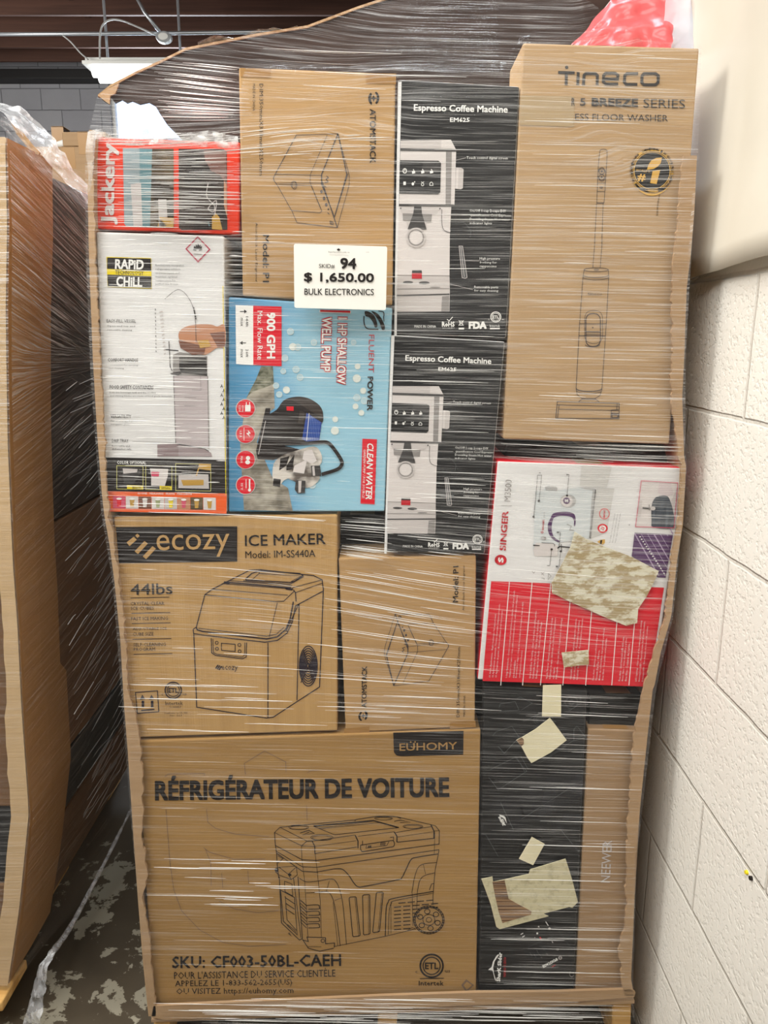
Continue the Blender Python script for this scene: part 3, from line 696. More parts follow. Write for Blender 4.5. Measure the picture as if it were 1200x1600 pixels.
st([(425, 580), (440, 570)], 4); st([(425, 580), (428, 600), (480, 608), (760, 640), (820, 632), (865, 598), (890, 545), (905, 470), (1032, 402)], 4.5); st([(450, 575), (770, 612), (815, 603), (852, 570)], 3)
st([(428, 600), (442, 945), (770, 996), (800, 992), (1018, 850), (1036, 385)], 4.5); st([(776, 642), (776, 994)], 4); st([(922, 462), (912, 912)], 4); st([(860, 590), (920, 462)], 4)
st([(510, 622), (512, 690), (530, 702), (655, 718), (674, 710), (676, 642)], 4); st([(518, 625), (520, 688), (535, 696), (655, 710), (666, 702), (668, 642)], 3)
A.stroke([(558, 645), (622, 650), (622, 684), (558, 678)], 3.5, INKB, 1, True)
for x, y in ((536, 643), (537, 671), (642, 653), (643, 683)): A.ring(x, y, 7, 7, 3.2, INKB)
for k in range(8): A.ring(965, 752, 42 - 5 * k, 94 - 11.4 * k, 5, INKB)
st([(942, 680), (968, 752), (930, 830)], 4); st([(985, 815), (968, 752), (1000, 700)], 3)
A.text('ecozy', 596, 765, 76, 28, INKB, 2, .01); [A.poly([(528 + 8 * k, 762 + 3 * k), (540 + 8 * k, 745 + 3 * k), (545 + 8 * k, 748 + 3 * k), (533 + 8 * k, 766 + 3 * k)], INKB) for k in range(3)]
A.part('handling_mark')
A.stroke([(155, 876), (258, 868), (264, 966), (164, 974)], 4, INKB, 1, True)
for x in (189, 232):
    A.poly([(x - 14, 910), (x - 2, 886), (x + 12, 907)], INKB); A.rect(x - 5, 914, x + 7, 946, INKB)
A.stroke([(182, 960), (244, 955)], 6, INKB)
A.part('certification_mark')
etl(A, 332, 866, 41, INKB, K_E); A.text('Intertek', 336, 926, 82, 18, INKB, -1, .012); A.text('5143457', 342, 944, 54, 9, INKB, 0, .01)
A.text('Conforms to UL Std.', 345, 972, 110, 9, INKB, -1); A.text('No. 563', 345, 984, 56, 8, INKB, -1)
A.build()

# --- two laser engraver cartons
def engraver(quad, Y, depth, label, M=None):
    e = carton('engraver_carton', quad, Y, depth, K_A, label, 'carton', 'engraver cartons')
    A = Art(e, Y, (360, 80, 4))
    if M: A.M = M
    A.part('lettering')
    A.text('ATOMSTACK', 890, 530, 338, 38, INK, 90, .02)
    A.part('size_lettering'); A.text('DIM:350mmX318mmX250mm', 193, 490, 574, 24, INK, 90, .01); A.text('MADE IN CHINA', 147, 288, 170, 16, INK, 90, .01)
    A.part('model_lettering'); A.text('Model: P1', 222, 1295, 298, 40, INK, 90, .014); A.text('AtomStack Laser Engraver', 161, 1258, 372, 20, INK, 90)
    A.part('logo')
    A.poly(arc(905, 295, 44, 48, 120, 230, 8) + arc(912, 295, 34, 42, 220, 140, 8), INK); A.poly(arc(885, 292, 46, 48, -55, 55, 8) + arc(878, 292, 38, 42, 45, -50, 8), INK)
    A.poly([(895, 270), (901, 288), (920, 293), (901, 299), (895, 318), (889, 299), (870, 293), (889, 288)], INK)
    A.part('engraver_drawing')
    def st(p, w=3.4, cl=False): A.stroke(p, w, INKG, 1, cl)
    st([(412, 524), (672, 515)], 4); st(curve([(672, 515), (700, 620), (735, 745), (743, 790), (738, 850), (700, 985), (668, 1103)], 4), 3.4); st([(668, 1103), (416, 1072), (385, 1000), (290, 832)], 4)
    st(curve([(290, 832), (270, 800), (285, 760), (412, 524)], 4), 5)
    st([(672, 515), (570, 770), (570, 830), (650, 1035), (728, 770), (672, 515)], 7); st([(652, 1035), (735, 765)], 3); st([(568, 800), (668, 1103)], 6)
    st([(604, 526), (500, 770), (498, 820), (572, 1000), (560, 1010), (385, 995)], 3.4); st([(276, 768), (572, 776)], 3); st([(290, 824), (585, 824)], 3); st([(300, 832), (505, 838)], 3); st([(505, 840), (565, 985)], 4)
    A.ring(400, 838, 15, 25, 3.2, INKG); A.ring(394, 834, 15, 22, 3, INKG)
    for x, y in ((569, 878), (585, 920), (599, 960)): A.ell(x, y, 8, 11, INKG)
    A.ell(612, 988, 5, 6, INKG); st([(606, 1008), (618, 1018)], 5)
    A.stroke([(622, 1062), (640, 1066), (642, 1084), (624, 1080)], 4, INKG, 1, True); st([(630, 1066), (632, 1080)], 4)
    st(curve([(600, 780), (612, 790), (598, 800), (610, 815), (590, 822)], 4), 5); st([(585, 840), (598, 850)], 5)
    A.part('corner_tape'); A.poly([(845, 138), (1036, 140), (1034, 206), (848, 202)], TAPE); A.part('corner_tape'); A.poly([(60, 104), (255, 112), (250, 166), (64, 160)], TAPE)
    A.build(); return e
engraver([(373, 105), (618, 115), (613, 477), (379, 462)], 0, .38, 'brown carton with a box-shaped machine drawing, upper one behind the price sign')
Mb = affine([(895, 360), (192, 205), (222, 1445)], [(567.7, 1106), (715.8, 1120), (712.3, 884.3)])
engraver([(529, 872), (744, 868), (742, 1136), (540, 1145)], .004, .36, 'brown carton with a box-shaped machine drawing, lower one beside the ice maker carton', Mb)

# --- two espresso machine cartons
def espresso(quad, Y, depth, label, M=None):
    e = carton('espresso_carton', quad, Y, depth, BLK, label, 'carton', 'espresso machine cartons', edge=WHB)
    A = Art(e, Y, (600, 100, 3.636))
    if M: A.M = M
    A.part('white_edge'); A.poly([(80, 102), (100, 100), (92, 440), (76, 1200), (72, 1545), (58, 1543), (70, 700)], WHB)
    A.part('lettering')
    A.text('Espresso Coffee Machine', 436, 258, 533, 50, WHT, 1.2, .018); A.text('EM625', 431, 317, 112, 25, WHT, .5, .025)
    A.part('feature_lettering')
    for s_, x, y, w, h in (('Touch control digital screen', 586, 536, 234, 20), ('On/Off·1-cup·2-cups·DIY', 590, 836, 206, 19), ('quantification·Cool·Espresso·', 608, 861, 238, 19), ('Descaling·Steam·Hot water', 601, 884, 228, 19), ('indicator lights', 550, 906, 126, 18),
                        ('High pressure', 601, 1107, 115, 18), ('frothing for', 592, 1129, 96, 17), ('cappuccino', 591, 1151, 97, 17), ('Removable parts', 581, 1269, 136, 17), ('for easy cleaning', 581, 1289, 136, 17)):
        A.part('feature_lettering')
        A.text(s_, x, y, w, h, WHT, .8, .012)
    for p in ([(310, 570), (465, 533)], [(275, 857), (475, 860)], [(460, 1118), (540, 1120)], [(375, 1250), (505, 1282)]): A.stroke(p, 2, SILV)
    A.part('machine_picture')
    A.poly([(94, 436), (380, 430), (410, 490), (400, 800), (388, 808), (86, 806)], SILV2); A.poly([(94, 436), (325, 432), (325, 478), (93, 478)], SILV, 1); A.poly([(325, 432), (380, 430), (408, 484), (325, 474)], SILV2, 1)
    A.poly([(93, 478), (408, 484), (410, 498), (93, 494)], GRYD, 1); A.poly([(352, 498), (385, 498), (380, 804), (350, 804)], GRY, 1); A.poly([(85, 795), (400, 798), (388, 810), (85, 808)], GRYD, 2)
    A.poly([(91, 546), (310, 550), (324, 562), (320, 728), (308, 740), (87, 736)], BLK, 2)
    A.poly([(228, 550), (310, 552), (322, 562), (320, 600), (200, 650)], GRYD, 3)
    A.poly([(408, 588), (440, 590), (452, 598), (448, 706), (436, 712), (402, 708)], SILV, 1); A.poly([(412, 590), (424, 590), (420, 710), (408, 708)], SILV2, 2)
    A.part('control_icons', 'machine_picture'); A.ring(118, 607, 10, 13, 4, WHT, 4); A.stroke([(118, 592), (118, 606)], 4, WHT, 4)
    for x, y in ((168, 612), (220, 611), (270, 611)): A.poly([(x - 9, y - 4), (x + 8, y - 6), (x + 10, y + 8), (x - 8, y + 12)], WHT, 4); A.stroke([(x - 2, y - 14), (x + 2, y - 7)], 4, WHT, 4)
    A.rect(110, 668, 124, 688, WHT, 4); A.ell(164, 681, 7, 9, WHT, 4); A.ell(174, 670, 3, 4, WHT, 4); A.ring(219, 684, 7, 8, 3, WHT, 4); A.stroke([(212, 668), (219, 676), (227, 668)], 3, WHT, 4); A.stroke([(260, 690), (260, 678), (269, 670), (278, 678), (278, 690)], 3, WHT, 4, True)
    A.part('brewing_group', 'machine_picture'); A.poly([(84, 808), (382, 808), (374, 970), (372, 1200), (74, 1196)], SILV2)
    A.poly([(92, 812), (325, 816), (300, 850), (274, 856), (268, 898), (242, 906), (240, 944), (136, 938), (128, 900), (106, 886), (104, 850), (92, 836)], SILV, 1)
    A.poly([(106, 848), (272, 852), (268, 898), (108, 890)], GRY, 2); A.poly([(172, 806), (212, 806), (216, 850), (242, 940), (134, 938), (166, 850)], GRYD, 3); A.ell(95, 820, 4, 5, GRYD, 2); A.ell(318, 822, 4, 5, GRYD, 2)
    A.ring(182, 986, 52, 52, 9, SILV, 4); A.ring(182, 986, 42, 44, 5, GRY, 4); A.ell(182, 986, 38, 40, SILV2, 3)
    A.stroke(curve([(334, 825), (334, 900), (344, 935), (376, 952)], 5), 13, SILV2, 2); A.stroke(curve([(329, 825), (329, 902), (340, 942), (374, 958)], 5), 3, GRYD, 3)
    A.poly([(160, 1172), (214, 1172), (216, 1190), (158, 1188)], GRYD, 1); A.rect(158, 1188, 215, 1220, REDD, 2)
    A.poly([(74, 1196), (372, 1200), (374, 1290), (372, 1406), (72, 1408)], SILV); A.stroke([(74, 1200), (372, 1203)], 3, GRY); A.ell(136, 1240, 29, 7, GRYD, 1); A.ell(228, 1243, 30, 8, GRYD, 1); A.ell(290, 1268, 30, 5, GRY, 1)
    A.stroke([(74, 1278), (372, 1275)], 4, GRY, 1); A.stroke([(73, 1316), (372, 1308)], 8, GRYD, 1); A.poly([(330, 1320), (370, 1316), (370, 1404), (325, 1406)], GRY, 1)
    A.poly([(426, 1034), (446, 1034), (472, 1212), (462, 1218), (444, 1214)], GRYF, 1); A.stroke([(426, 1034), (446, 1034), (472, 1212), (462, 1218), (444, 1214)], 3, SILV, 2, True); A.stroke([(436, 1038), (456, 1210)], 3, SILV, 2)
    A.stroke(curve([(400, 910), (450, 900), (492, 945), (488, 985)], 4), 2, GRYF, 1)
    A.part('certification_marks')
    A.text('MADE IN CHINA', 234, 1491, 122, 15, WHT, 0, .015); A.text('RoHS', 365, 1478, 72, 30, WHT, 0, .03); A.stroke([(358, 1450), (370, 1460), (390, 1437)], 4, WHT); A.text('2011/65/EU', 365, 1500, 66, 7, WHT)
    A.stroke([(424, 1456), (452, 1486)], 3.5, WHT); A.stroke([(453, 1456), (424, 1486)], 3.5, WHT); A.stroke([(428, 1460), (449, 1460), (445, 1484), (432, 1484)], 3, WHT, 1, True); A.rect(424, 1498, 455, 1508, WHT)
    A.part('certification_marks'); A.text('FDA', 532, 1484, 102, 42, WHT, 0, .06); etl(A, 635, 1437, 31, WHT, BLK); A.text('Intertek', 630, 1488, 58, 15, WHT, 0, .02); A.rect(602, 1499, 658, 1507, WHT)
    A.build(); return e
espresso([(622, 124), (812, 135), (791, 528), (616, 521)], .003, .37, 'black carton picturing a silver coffee machine, upper of the two beside the price sign')
Me = affine([(168, 256), (702, 263), (172, 1490)], [(633, 561.3), (767.5, 565.5), (629.3, 853)])
espresso([(615, 524), (789, 534), (757, 866), (604, 862)], .001, .36, 'black carton picturing a silver coffee machine, lower one left of the sewing machine carton', Me)

# --- floor washer carton
ti = carton('floor_washer_carton', [(817, 67), (1093, 75), (1046, 694), (786, 686)], .002, .13, K_T,
            'tall brown carton printed with a stick floor washer and a gold number one seal', 'carton')
A = Art(ti, .002, (780, 40, 3.529)).part('brand_lettering')
def st(p, w=16, m=GRYD, cl=False): A.stroke(p, w, m, 1, cl)
st([(325, 258), (416, 260)]); st([(371, 258), (369, 328)]); A.ell(372, 230, 9, 9, GRYD)
st([(436, 256), (433, 328)]); st([(464, 328), (468, 272), (480, 264), (530, 264), (542, 274), (540, 328)])
st([(656, 322), (588, 322), (574, 310), (576, 274), (588, 262), (640, 262), (655, 274), (652, 294), (578, 294)])
st([(766, 264), (705, 264), (692, 276), (690, 312), (700, 324), (762, 324)]); st([(800, 264), (862, 264), (878, 276), (876, 314), (862, 326), (798, 326), (786, 314), (788, 276)], 16, GRYD, True)
A.part('lettering')
A.text('R', 408, 420, 18, 44, GRYD, 1, .012); A.text('5', 461, 421, 30, 42, GRYD, 1, .025); A.text('BREEZE', 638, 423, 256, 46, GRYD, 1, .045); A.text('SERIES', 910, 430, 230, 50, GRYD, 1.2, -.004)
A.text('ESS FLOOR WASHER', 675, 507, 512, 36, GRYD, .9, -.002)
A.part('clear_tape'); A.poly([(118, 384), (415, 390), (412, 558), (112, 548)], mat('old_clear_tape', c(168, 146, 112), .25, .6))
A.part('gold_seal')
A.ring(843, 800, 114, 122, 12, K_N, 1); A.ring(843, 800, 108, 112, 22, GOLD, 1); A.poly(arc(843, 800, 118, 138, 35, 150, 16) + arc(843, 800, 100, 104, 150, 35, 16), GOLD, 1)
A.ell(843, 800, 98, 100, BLK, 1, 40); A.ring(843, 800, 104, 106, 3, INK, 2)
A.part('numeral', 'gold_seal'); A.poly([(815, 795), (822, 768), (840, 742), (866, 730), (897, 727), (892, 756), (876, 776), (852, 790)], GOLD, 3); A.poly([(846, 802), (888, 795), (868, 874), (832, 868)], GOLD, 3)
A.text('#', 785, 839, 44, 42, GOLD, 6, .04, 3); A.text("WORLD'S", 792, 800, 76, 15, GOLD, 4, 0, 3)
word = 'PREMIUM CLEANING BRAND'
for i, ch in enumerate(word):
    if ch != ' ':
        a_ = -205 + 230 * i / (len(word) - 1); A.text(ch, 843 + 114 * math.cos(R(a_)), 800 + 119 * math.sin(R(a_)), 11, 15, INK, a_ + 90, .01, 3)
for a_ in (20, 172): A.ell(843 + 112 * math.cos(R(a_)), 800 + 116 * math.sin(R(a_)), 5, 5, INK, 3)
A.part('stain'); A.poly([(882, 925), (889, 925), (878, 985), (876, 1048), (866, 1050), (870, 985)], mat('dried_drip', c(126, 100, 68), .6), 0)
A.part('washer_drawing')
def st(p, w=3.2, cl=False): A.stroke(p, w, INKG, 1, cl)
st(curve([(538, 978), (545, 800), (554, 700), (560, 685), (575, 681), (590, 685), (595, 700), (590, 800), (578, 978)], 4)); st([(538, 978), (578, 978)], 5)
A.ring(566, 804, 15, 15, 4, INKG); A.ring(565, 836, 15, 15, 4, INKG); A.ring(566, 820, 22, 38, 3.2, INKG); A.ell(566, 804, 6, 6, INKG); A.ell(565, 836, 6, 6, INKG)
st([(541, 915), (584, 915)]); st([(544, 868), (588, 868)], 2.6); A.ring(563, 893, 8, 5, 3, INKG); A.ell(563, 893, 3, 3, INKG); st([(537, 980), (526, 1200)]); st([(573, 980), (566, 1200)])
A.crop(780, 360, 3.529)
st([(527, 68), (516, 208)]); st([(567, 68), (557, 208)]); A.ring(535, 217, 67, 11, 3.2, INKG); A.ring(536, 217, 12, 4, 3, INKG)
st([(468, 220), (462, 255), (443, 520), (424, 875), (430, 905), (455, 926), (530, 926), (556, 910), (566, 880), (590, 520), (604, 255), (602, 220)])
A.stroke(arc(533, 246, 70, 14, 0, 180), 3.6, INKG); A.stroke(arc(533, 258, 71, 14, 0, 180), 3.2, INKG); A.text('tineco', 528, 349, 80, 17, INKG, 1, .01)
st([(443, 515), (592, 515)]); st([(440, 580), (586, 582)], 4); A.stroke(rrect(472, 442, 570, 622, 38), 2.6, INKG, 1, True); A.stroke(rrect(478, 458, 558, 640, 34), 5, INKG, 1, True); A.ell(516, 536, 4, 4, INKG)
st([(478, 558), (556, 560)], 6); st([(478, 572), (556, 574)], 3); A.stroke(arc(514, 630, 40, 12, 0, 180), 3.2, INKG)
A.stroke(arc(496, 872, 70, 16, 0, 180), 5, INKG); A.stroke(arc(496, 884, 69, 16, 0, 180), 3, INKG)
st([(462, 926), (438, 945)]); st([(525, 926), (552, 946)]); st([(456, 930), (528, 932)])
A.stroke([(320, 943), (662, 953), (660, 1038), (312, 1036)], 4, INKG, 1, True); st([(318, 962), (660, 970)]); st([(326, 985), (618, 992), (616, 1040)]); st([(330, 964), (322, 1036)]); st([(618, 992), (658, 990)], 6); A.stroke([(622, 1008), (656, 1010), (654, 1032), (622, 1032)], 5, INKG, 1, True); st([(650, 955), (648, 990)]); st([(626, 1016), (650, 1018)], 5)
A.build()

# --- sewing machine carton
si = carton('sewing_machine_carton', [(777, 720), (1071, 731), (1020, 1074), (746, 1062)], -.002, .32, WHB,
            'white and red carton picturing a white sewing machine, beside the block wall', 'carton', edge=RED)
A = Art(si, -.002, (740, 700, 3.4286)).part('red_panel')
A.poly([(94, 713), (1020, 748), (940, 1279), (48, 1248)], RED)
for xa, xb in ((192, 145), (314, 262), (414, 358), (526, 478), (645, 600), (785, 740), (882, 832)): A.stroke([(xa, 716), (xb, 1272)], 4, WHT)
lines = [(75, ['15 Stitch Applications - Right technique for any project.', '15 Aplicaciones de puntada. Técnica ideal para cualquier proyecto.', "15 Applications de point - Bonne technique pour tout projet."]),
         (165, ['1-Step Buttonhole - Create consistent buttonholes in a style to suit your needs.', 'Ojalador en 1 paso - Crea ojales consistentes en un estilo que se adapte a', 'sus necesidades.', 'Boutonnière 1 étape - Créez des boutonnières homogènes dans un style', 'correspond à vos besoins.']),
         (290, ['Quick and Easy Threading - Clear on-machine threading guides.', 'Enhebrado rápido y fácil - Guías claras de enhebrado.', 'Enfilage rapide et facile - Guide clair d’enfilage.']),
         (380, ['Needle Threader - Eliminate threading of the needle for all kinds.', 'Enhebrador de aguja - Enhebrado sin esfuerzo de la aguja para ti.', 'más rápido.', "Enfile-aiguille - Chas sans effort de l'aiguille pour un démarrage."]),
         (508, ['Adjustable Stitch Length - Customize designs for creations.', 'Largo de puntada ajustable. Personaliza las puntadas.', 'Longueur de point réglable - Personnalisez vos créations.']),
         (628, ['Free Arm - Stitches are perfectly adapted.', 'Puntada Zig-Zag - Elástica.', 'Brazo de costura libre. Las puntadas perfectas.', 'Bras libre - Les points sont parfaits.']),
         (768, ['Free Arm - Sew hems and cuffs with ease.', 'Brazo libre - Cose dobladillos y puños.', 'Bras libre - Coutures des ourlets.']),
         (858, ['LED Lighting - Clear view of the sewing area while sewing.', 'Iluminación LED - Mejora la vista del área de costura.', 'Éclairage LED - Vue dégagée de la zone de couture.'])]
A.part('small_lettering')
for x0, ls in lines:
    for k, s_ in enumerate(ls):
        ln = min(len(s_) * 6.0, 470 if x0 < 380 else 330); yb = 1228 + 26 * (x0 - 48) / 900
        cx = x0 + 8 + k * 17; A.text(s_, cx + 6 + ln * .04, yb - ln / 2, ln, 11, SILV2, -84.8, .006, 2, res=1)
A.part('brand_lettering')
A.text('SINGER', 163, 443, 212, 34, REDD, -86, .03); A.stroke([(148, 308), (205, 310)], 2.5, GRY); A.text('M3500', 184, 228, 116, 34, GRY, -86, -.004)
A.part('logo'); A.ell(145, 600, 32, 28, REDD, 1); A.ell(150, 606, 25, 20, RED, 2); A.text('S', 146, 600, 28, 30, WHT, -86, .05, 3)
A.part('machine_picture').crop(820, 720, 5)
PALE = mat('pale_blue_white_ink', c(206, 212, 214), .5); SHD = mat('pale_grey_ink', c(172, 172, 172), .5)
A.poly([(440, 40), (680, 45), (640, 210), (430, 200)], mat('very_pale_grey_ink', c(204, 203, 200), .5)); 
A.poly([(560, 215), (700, 215), (640, 560), (510, 610)], mat('pale_shadow_ink', c(200, 199, 196), .5))
A.poly([(85, 238), (150, 232), (158, 205), (195, 192), (240, 196), (254, 215), (250, 235), (400, 212), (420, 208), (545, 218), (535, 330), (500, 606), (265, 640), (255, 745), (75, 745), (66, 700), (75, 430)], PALE, 1)
A.poly([(420, 208), (552, 218), (545, 310), (520, 600), (505, 606), (520, 320), (530, 232)], SHD, 2); A.poly([(548, 220), (556, 230), (516, 606), (504, 606)], GRYD, 2)
A.poly([(158, 205), (195, 192), (240, 196), (254, 215), (250, 235), (165, 232)], SHD, 2)
A.poly([(85, 640), (230, 645), (262, 665), (255, 745), (75, 745), (66, 700)], SILV2, 2)
A.ell(345, 315, 55, 50, SHD, 2); A.ell(328, 315, 52, 50, SILV2, 3); A.ring(328, 315, 48, 46, 4, SHD, 4); A.ell(326, 312, 27, 25, PURP, 4); A.text('S', 326, 312, 24, 26, WHT, -86, .04, 5)
A.poly(curve([(200, 450), (225, 410), (300, 398), (370, 406), (396, 440), (394, 505), (384, 508), (384, 470), (365, 440), (300, 430), (240, 438), (218, 465), (210, 530), (225, 590), (268, 625), (264, 638), (215, 610), (185, 560), (180, 500)], 3, True), PURP, 2)
A.text('SINGER', 144, 500, 84, 14, REDD, -86, .03, 3); A.ring(136, 558, 8, 7, 4, REDD, 3); A.text('M3500', 152, 420, 44, 9, GRY, -86, 0, 3)
A.ell(146, 605, 22, 16, SHD, 3); A.ell(158, 607, 10, 12, GRY, 4)
A.poly([(66, 656), (116, 660), (116, 666), (66, 664)], INK, 4); A.stroke([(130, 640), (220, 645), (234, 655), (232, 668)], 4, GRYD, 4); A.stroke([(255, 684), (275, 668), (300, 672), (355, 678)], 9, INK, 4); A.stroke([(285, 650), (288, 700)], 5, INK, 4); A.ell(282, 708, 9, 9, INK, 5)
for p in ([(70, 436), (85, 295), (100, 112), (132, 112), (112, 312)], [(330, 272), (345, 108), (325, 104)], [(210, 692), (195, 820), (175, 818)], [(280, 708), (268, 825), (245, 824)], [(252, 555), (278, 560), (268, 680)]): A.stroke(p, 3.4, INK, 5)
for p in ((68, 437), (110, 313), (330, 272), (210, 692)): A.ell(*p, 9, 8, INK, 5)
for t_, x, y in (('3', 118, 95), ('4', 330, 112), ('1', 258, 560), ('2', 180, 820), ('1', 250, 826), ('6', 815, 500)): A.text(t_, x, y, 12, 14, GRYD, -86, .01, 5)
for p in ([(55, 862), (70, 878), (80, 866)], [(130, 890), (155, 870), (125, 870), (150, 895)], [(185, 880), (205, 900), (180, 930), (185, 880)], [(130, 915), (152, 918), (150, 930)], [(330, 495), (365, 510), (350, 540), (385, 540)]): A.stroke(p, 4, GRY, 4)
A.part('badges')
A.ring(622, 414, 38, 40, 7, mat('pale_red_ink', c(214, 110, 108), .5), 1); A.text('HEAVY DUTY', 622, 414, 66, 14, RED, -86, .03, 2); A.ell(608, 528, 40, 36, RED, 1); A.ell(608, 528, 27, 24, WHT, 2); A.text('25', 608, 528, 28, 26, RED, -60, .02, 3)
A.poly([(565, 632), (590, 618), (626, 614), (626, 640), (610, 658), (590, 650)], GOLD, 1); A.poly([(590, 622), (606, 618), (600, 652), (588, 648)], INK, 2)
A.part('note_lettering')
for x, y, t_ in ((684, 525, 'See engine for more information.'), (706, 525, 'Voir engine por más información.'), (728, 525, 'Visite engine pour plus de détails.')): A.text(t_, x, y, 236, 9, GRYD, -80, .008, 2)
A.part('thread_photo')
A.poly([(910, 156), (1195, 172), (1165, 524), (865, 515)], SILV2, 1); A.poly([(1050, 170), (1140, 172), (1160, 260), (1100, 280), (1040, 250)], mat('pale_mauve_ink', c(206, 194, 196), .5), 2)
A.poly(curve([(990, 360), (1010, 300), (1050, 275), (1110, 275), (1135, 310), (1160, 400), (1164, 522), (1005, 520), (990, 470)], 3, True), noisy('denim_print', c(62, 68, 76), c(84, 92, 102), (200, 4, 20), rough=.5), 3)
A.poly([(896, 300), (918, 310), (905, 440), (878, 446)], SILV, 2); A.stroke([(920, 368), (1000, 376)], 12, GRYD, 4); A.stroke([(972, 342), (972, 388)], 7, GRY, 5); A.ell(1000, 372, 20, 16, SILV, 5)
A.poly([(1195, 200), (1190, 480), (1164, 500), (1140, 320), (1165, 265)], SILV, 2)
A.stroke([(910, 156), (1195, 172), (1165, 524), (865, 515)], 5, PINK, 6, True)
A.part('stitch_photo')
A.poly([(858, 562), (1158, 575), (1100, 915), (1040, 912), (835, 745)], PURP, 1)
for k in range(7):
    x = 858 + 50 * k; A.stroke([(x, 568 + k), (min(x + 190, 1140 - 4 * k), min(905, 568 + 1.75 * (min(x + 190, 1140 - 4 * k) - x)))], 4 + 5 * (k % 3 == 0), PURPL, 2)
for k in range(16): x = 895 + 12.5 * k; A.rect(x, 590 + 19 * k, x + 11, 598 + 19 * k, WHT, 3)
for k in range(4): A.stroke([(850 + 3 * k, 640 + 40 * k), (1120, 600 + 60 * k)], 2, mat('mauve_ink', c(120, 92, 132), .5) if k == 0 else PURPL, 2)
A.build()

# --- black slider carton
sh = carton('slider_carton', [(754, 1071), (918, 1079), (897, 1547), (748, 1548)], 0, .34, BLK,
            'tall black carton printed with faint gear outlines and a white shark logo', 'carton')
A = Art(sh, 0, (730, 1320, 4.138)).part('logo')
A.text('SharK Slider', 207, 790, 188, 26, WHT, -86, .045)
A.poly([(135, 808), (158, 790), (166, 756), (190, 716), (204, 706), (205, 714), (178, 752), (168, 792), (172, 830), (184, 868), (188, 884), (178, 868), (164, 812)], WHT, 1)
A.text('NANO II ECO', 243, 790, 128, 17, mat('deep_red_ink', c(150, 46, 50), .5), -89, .05)
A.part('logo'); A.crop(730, 1060, 4.138); A.text('SharK', 222, 922, 66, 16, WHT, 62, .05); A.text('Slider', 236, 930, 48, 14, WHT, 62, .05); A.poly([(205, 880), (236, 888), (248, 900), (256, 938), (240, 908), (215, 892)], WHT, 1)
A.part('gear_outlines')
for p in ([(205, 190), (215, 165), (310, 150), (335, 205), (210, 215)], [(320, 130), (345, 120), (420, 160), (350, 205)], [(165, 370), (185, 345), (290, 310), (335, 380), (240, 485), (200, 440)], [(360, 280), (480, 220), (560, 260), (410, 330)], [(620, 170), (660, 120), (730, 110), (735, 160), (655, 212)],
          [(150, 590), (310, 510), (385, 600), (200, 720), (140, 640)], [(690, 330), (710, 308), (765, 380), (690, 405)], [(450, 545), (560, 480), (690, 400), (690, 330)], [(320, 510), (370, 600)], [(345, 500), (395, 590)], [(95, 1010), (120, 1010), (200, 1150)], [(590, 960), (720, 1120)], [(470, 545), (640, 440)]): A.stroke(p, 3, GRYF)
for r in (10, 16, 40): A.ring(674, 155, r, r, 3, GRYF)
for r in (16, 26, 38): A.ring(470, 268, r, r * .9, 3, GRYF)
dk = mat('dark_slate_print', c(38, 38, 40), .5); dk2 = mat('slate_print', c(48, 48, 51), .5)
A.poly([(135, 820), (215, 770), (340, 800), (420, 1000), (280, 1040)], dk); A.poly([(330, 760), (660, 560), (740, 640), (740, 760), (460, 930), (360, 900)], dk, 0); A.poly([(500, 730), (600, 690), (540, 860), (460, 900)], dk2, 1); A.poly([(640, 720), (720, 600), (750, 640), (740, 760)], dk2, 1); A.rect(620, 880, 735, 915, dk2, 1); A.ell(600, 965, 24, 20, dk2, 1); A.ell(560, 985, 18, 16, dk2, 1)
A.stroke([(350, 910), (740, 660)], 3, GRYF); A.stroke([(215, 800), (300, 980)], 3, GRYF)
A.part('device_picture').crop(750, 1440, 7.5)
A.poly([(400, 230), (700, 200), (860, 130), (1100, 360), (1090, 620), (900, 630), (880, 590), (610, 590), (400, 450)], mat('device_black_print', c(40, 38, 38), .45)); A.poly([(490, 350), (750, 260), (840, 330), (650, 460)], dk, 1)
A.stroke([(770, 0), (800, 48)], 9, WHT); A.ell(815, 82, 15, 15, SILV, 1); A.poly([(676, 62), (688, 50), (698, 68)], WHT, 1); A.ell(671, 138, 11, 12, WHT, 1); A.stroke([(700, 180), (718, 208)], 16, REDD); A.ell(642, 186, 6, 4, SILV, 1); A.stroke([(842, 230), (856, 250)], 9, SILV); A.ring(910, 325, 12, 10, 4, SILV)
A.text('11', 500, 158, 44, 34, WHT, 60, .02)
for x, y in ((600, 385), (645, 400), (675, 355), (712, 405), (740, 320), (780, 370)): A.stroke([(x - 14, y - 24), (x + 14, y + 24)], 4, GRY)
A.stroke([(860, 20), (1090, 340)], 3, GRYF, 2); A.stroke([(480, 335), (860, 170)], 3, GRYF, 2)
A.part('device_lettering', 'device_picture'); A.text('IFOOTAGE', 820, 485, 196, 32, WHT, 152, .05); A.ring(940, 424, 18, 18, 7, SILV); A.stroke([(926, 424), (954, 424)], 5, SILV); A.part('device_lettering', 'device_picture'); A.text('NANO', 862, 520, 46, 14, REDD, 150, .05)
A.stroke(curve([(1060, 580), (1050, 620), (1075, 650), (1100, 625)], 4), 7, GRY)
A.build()

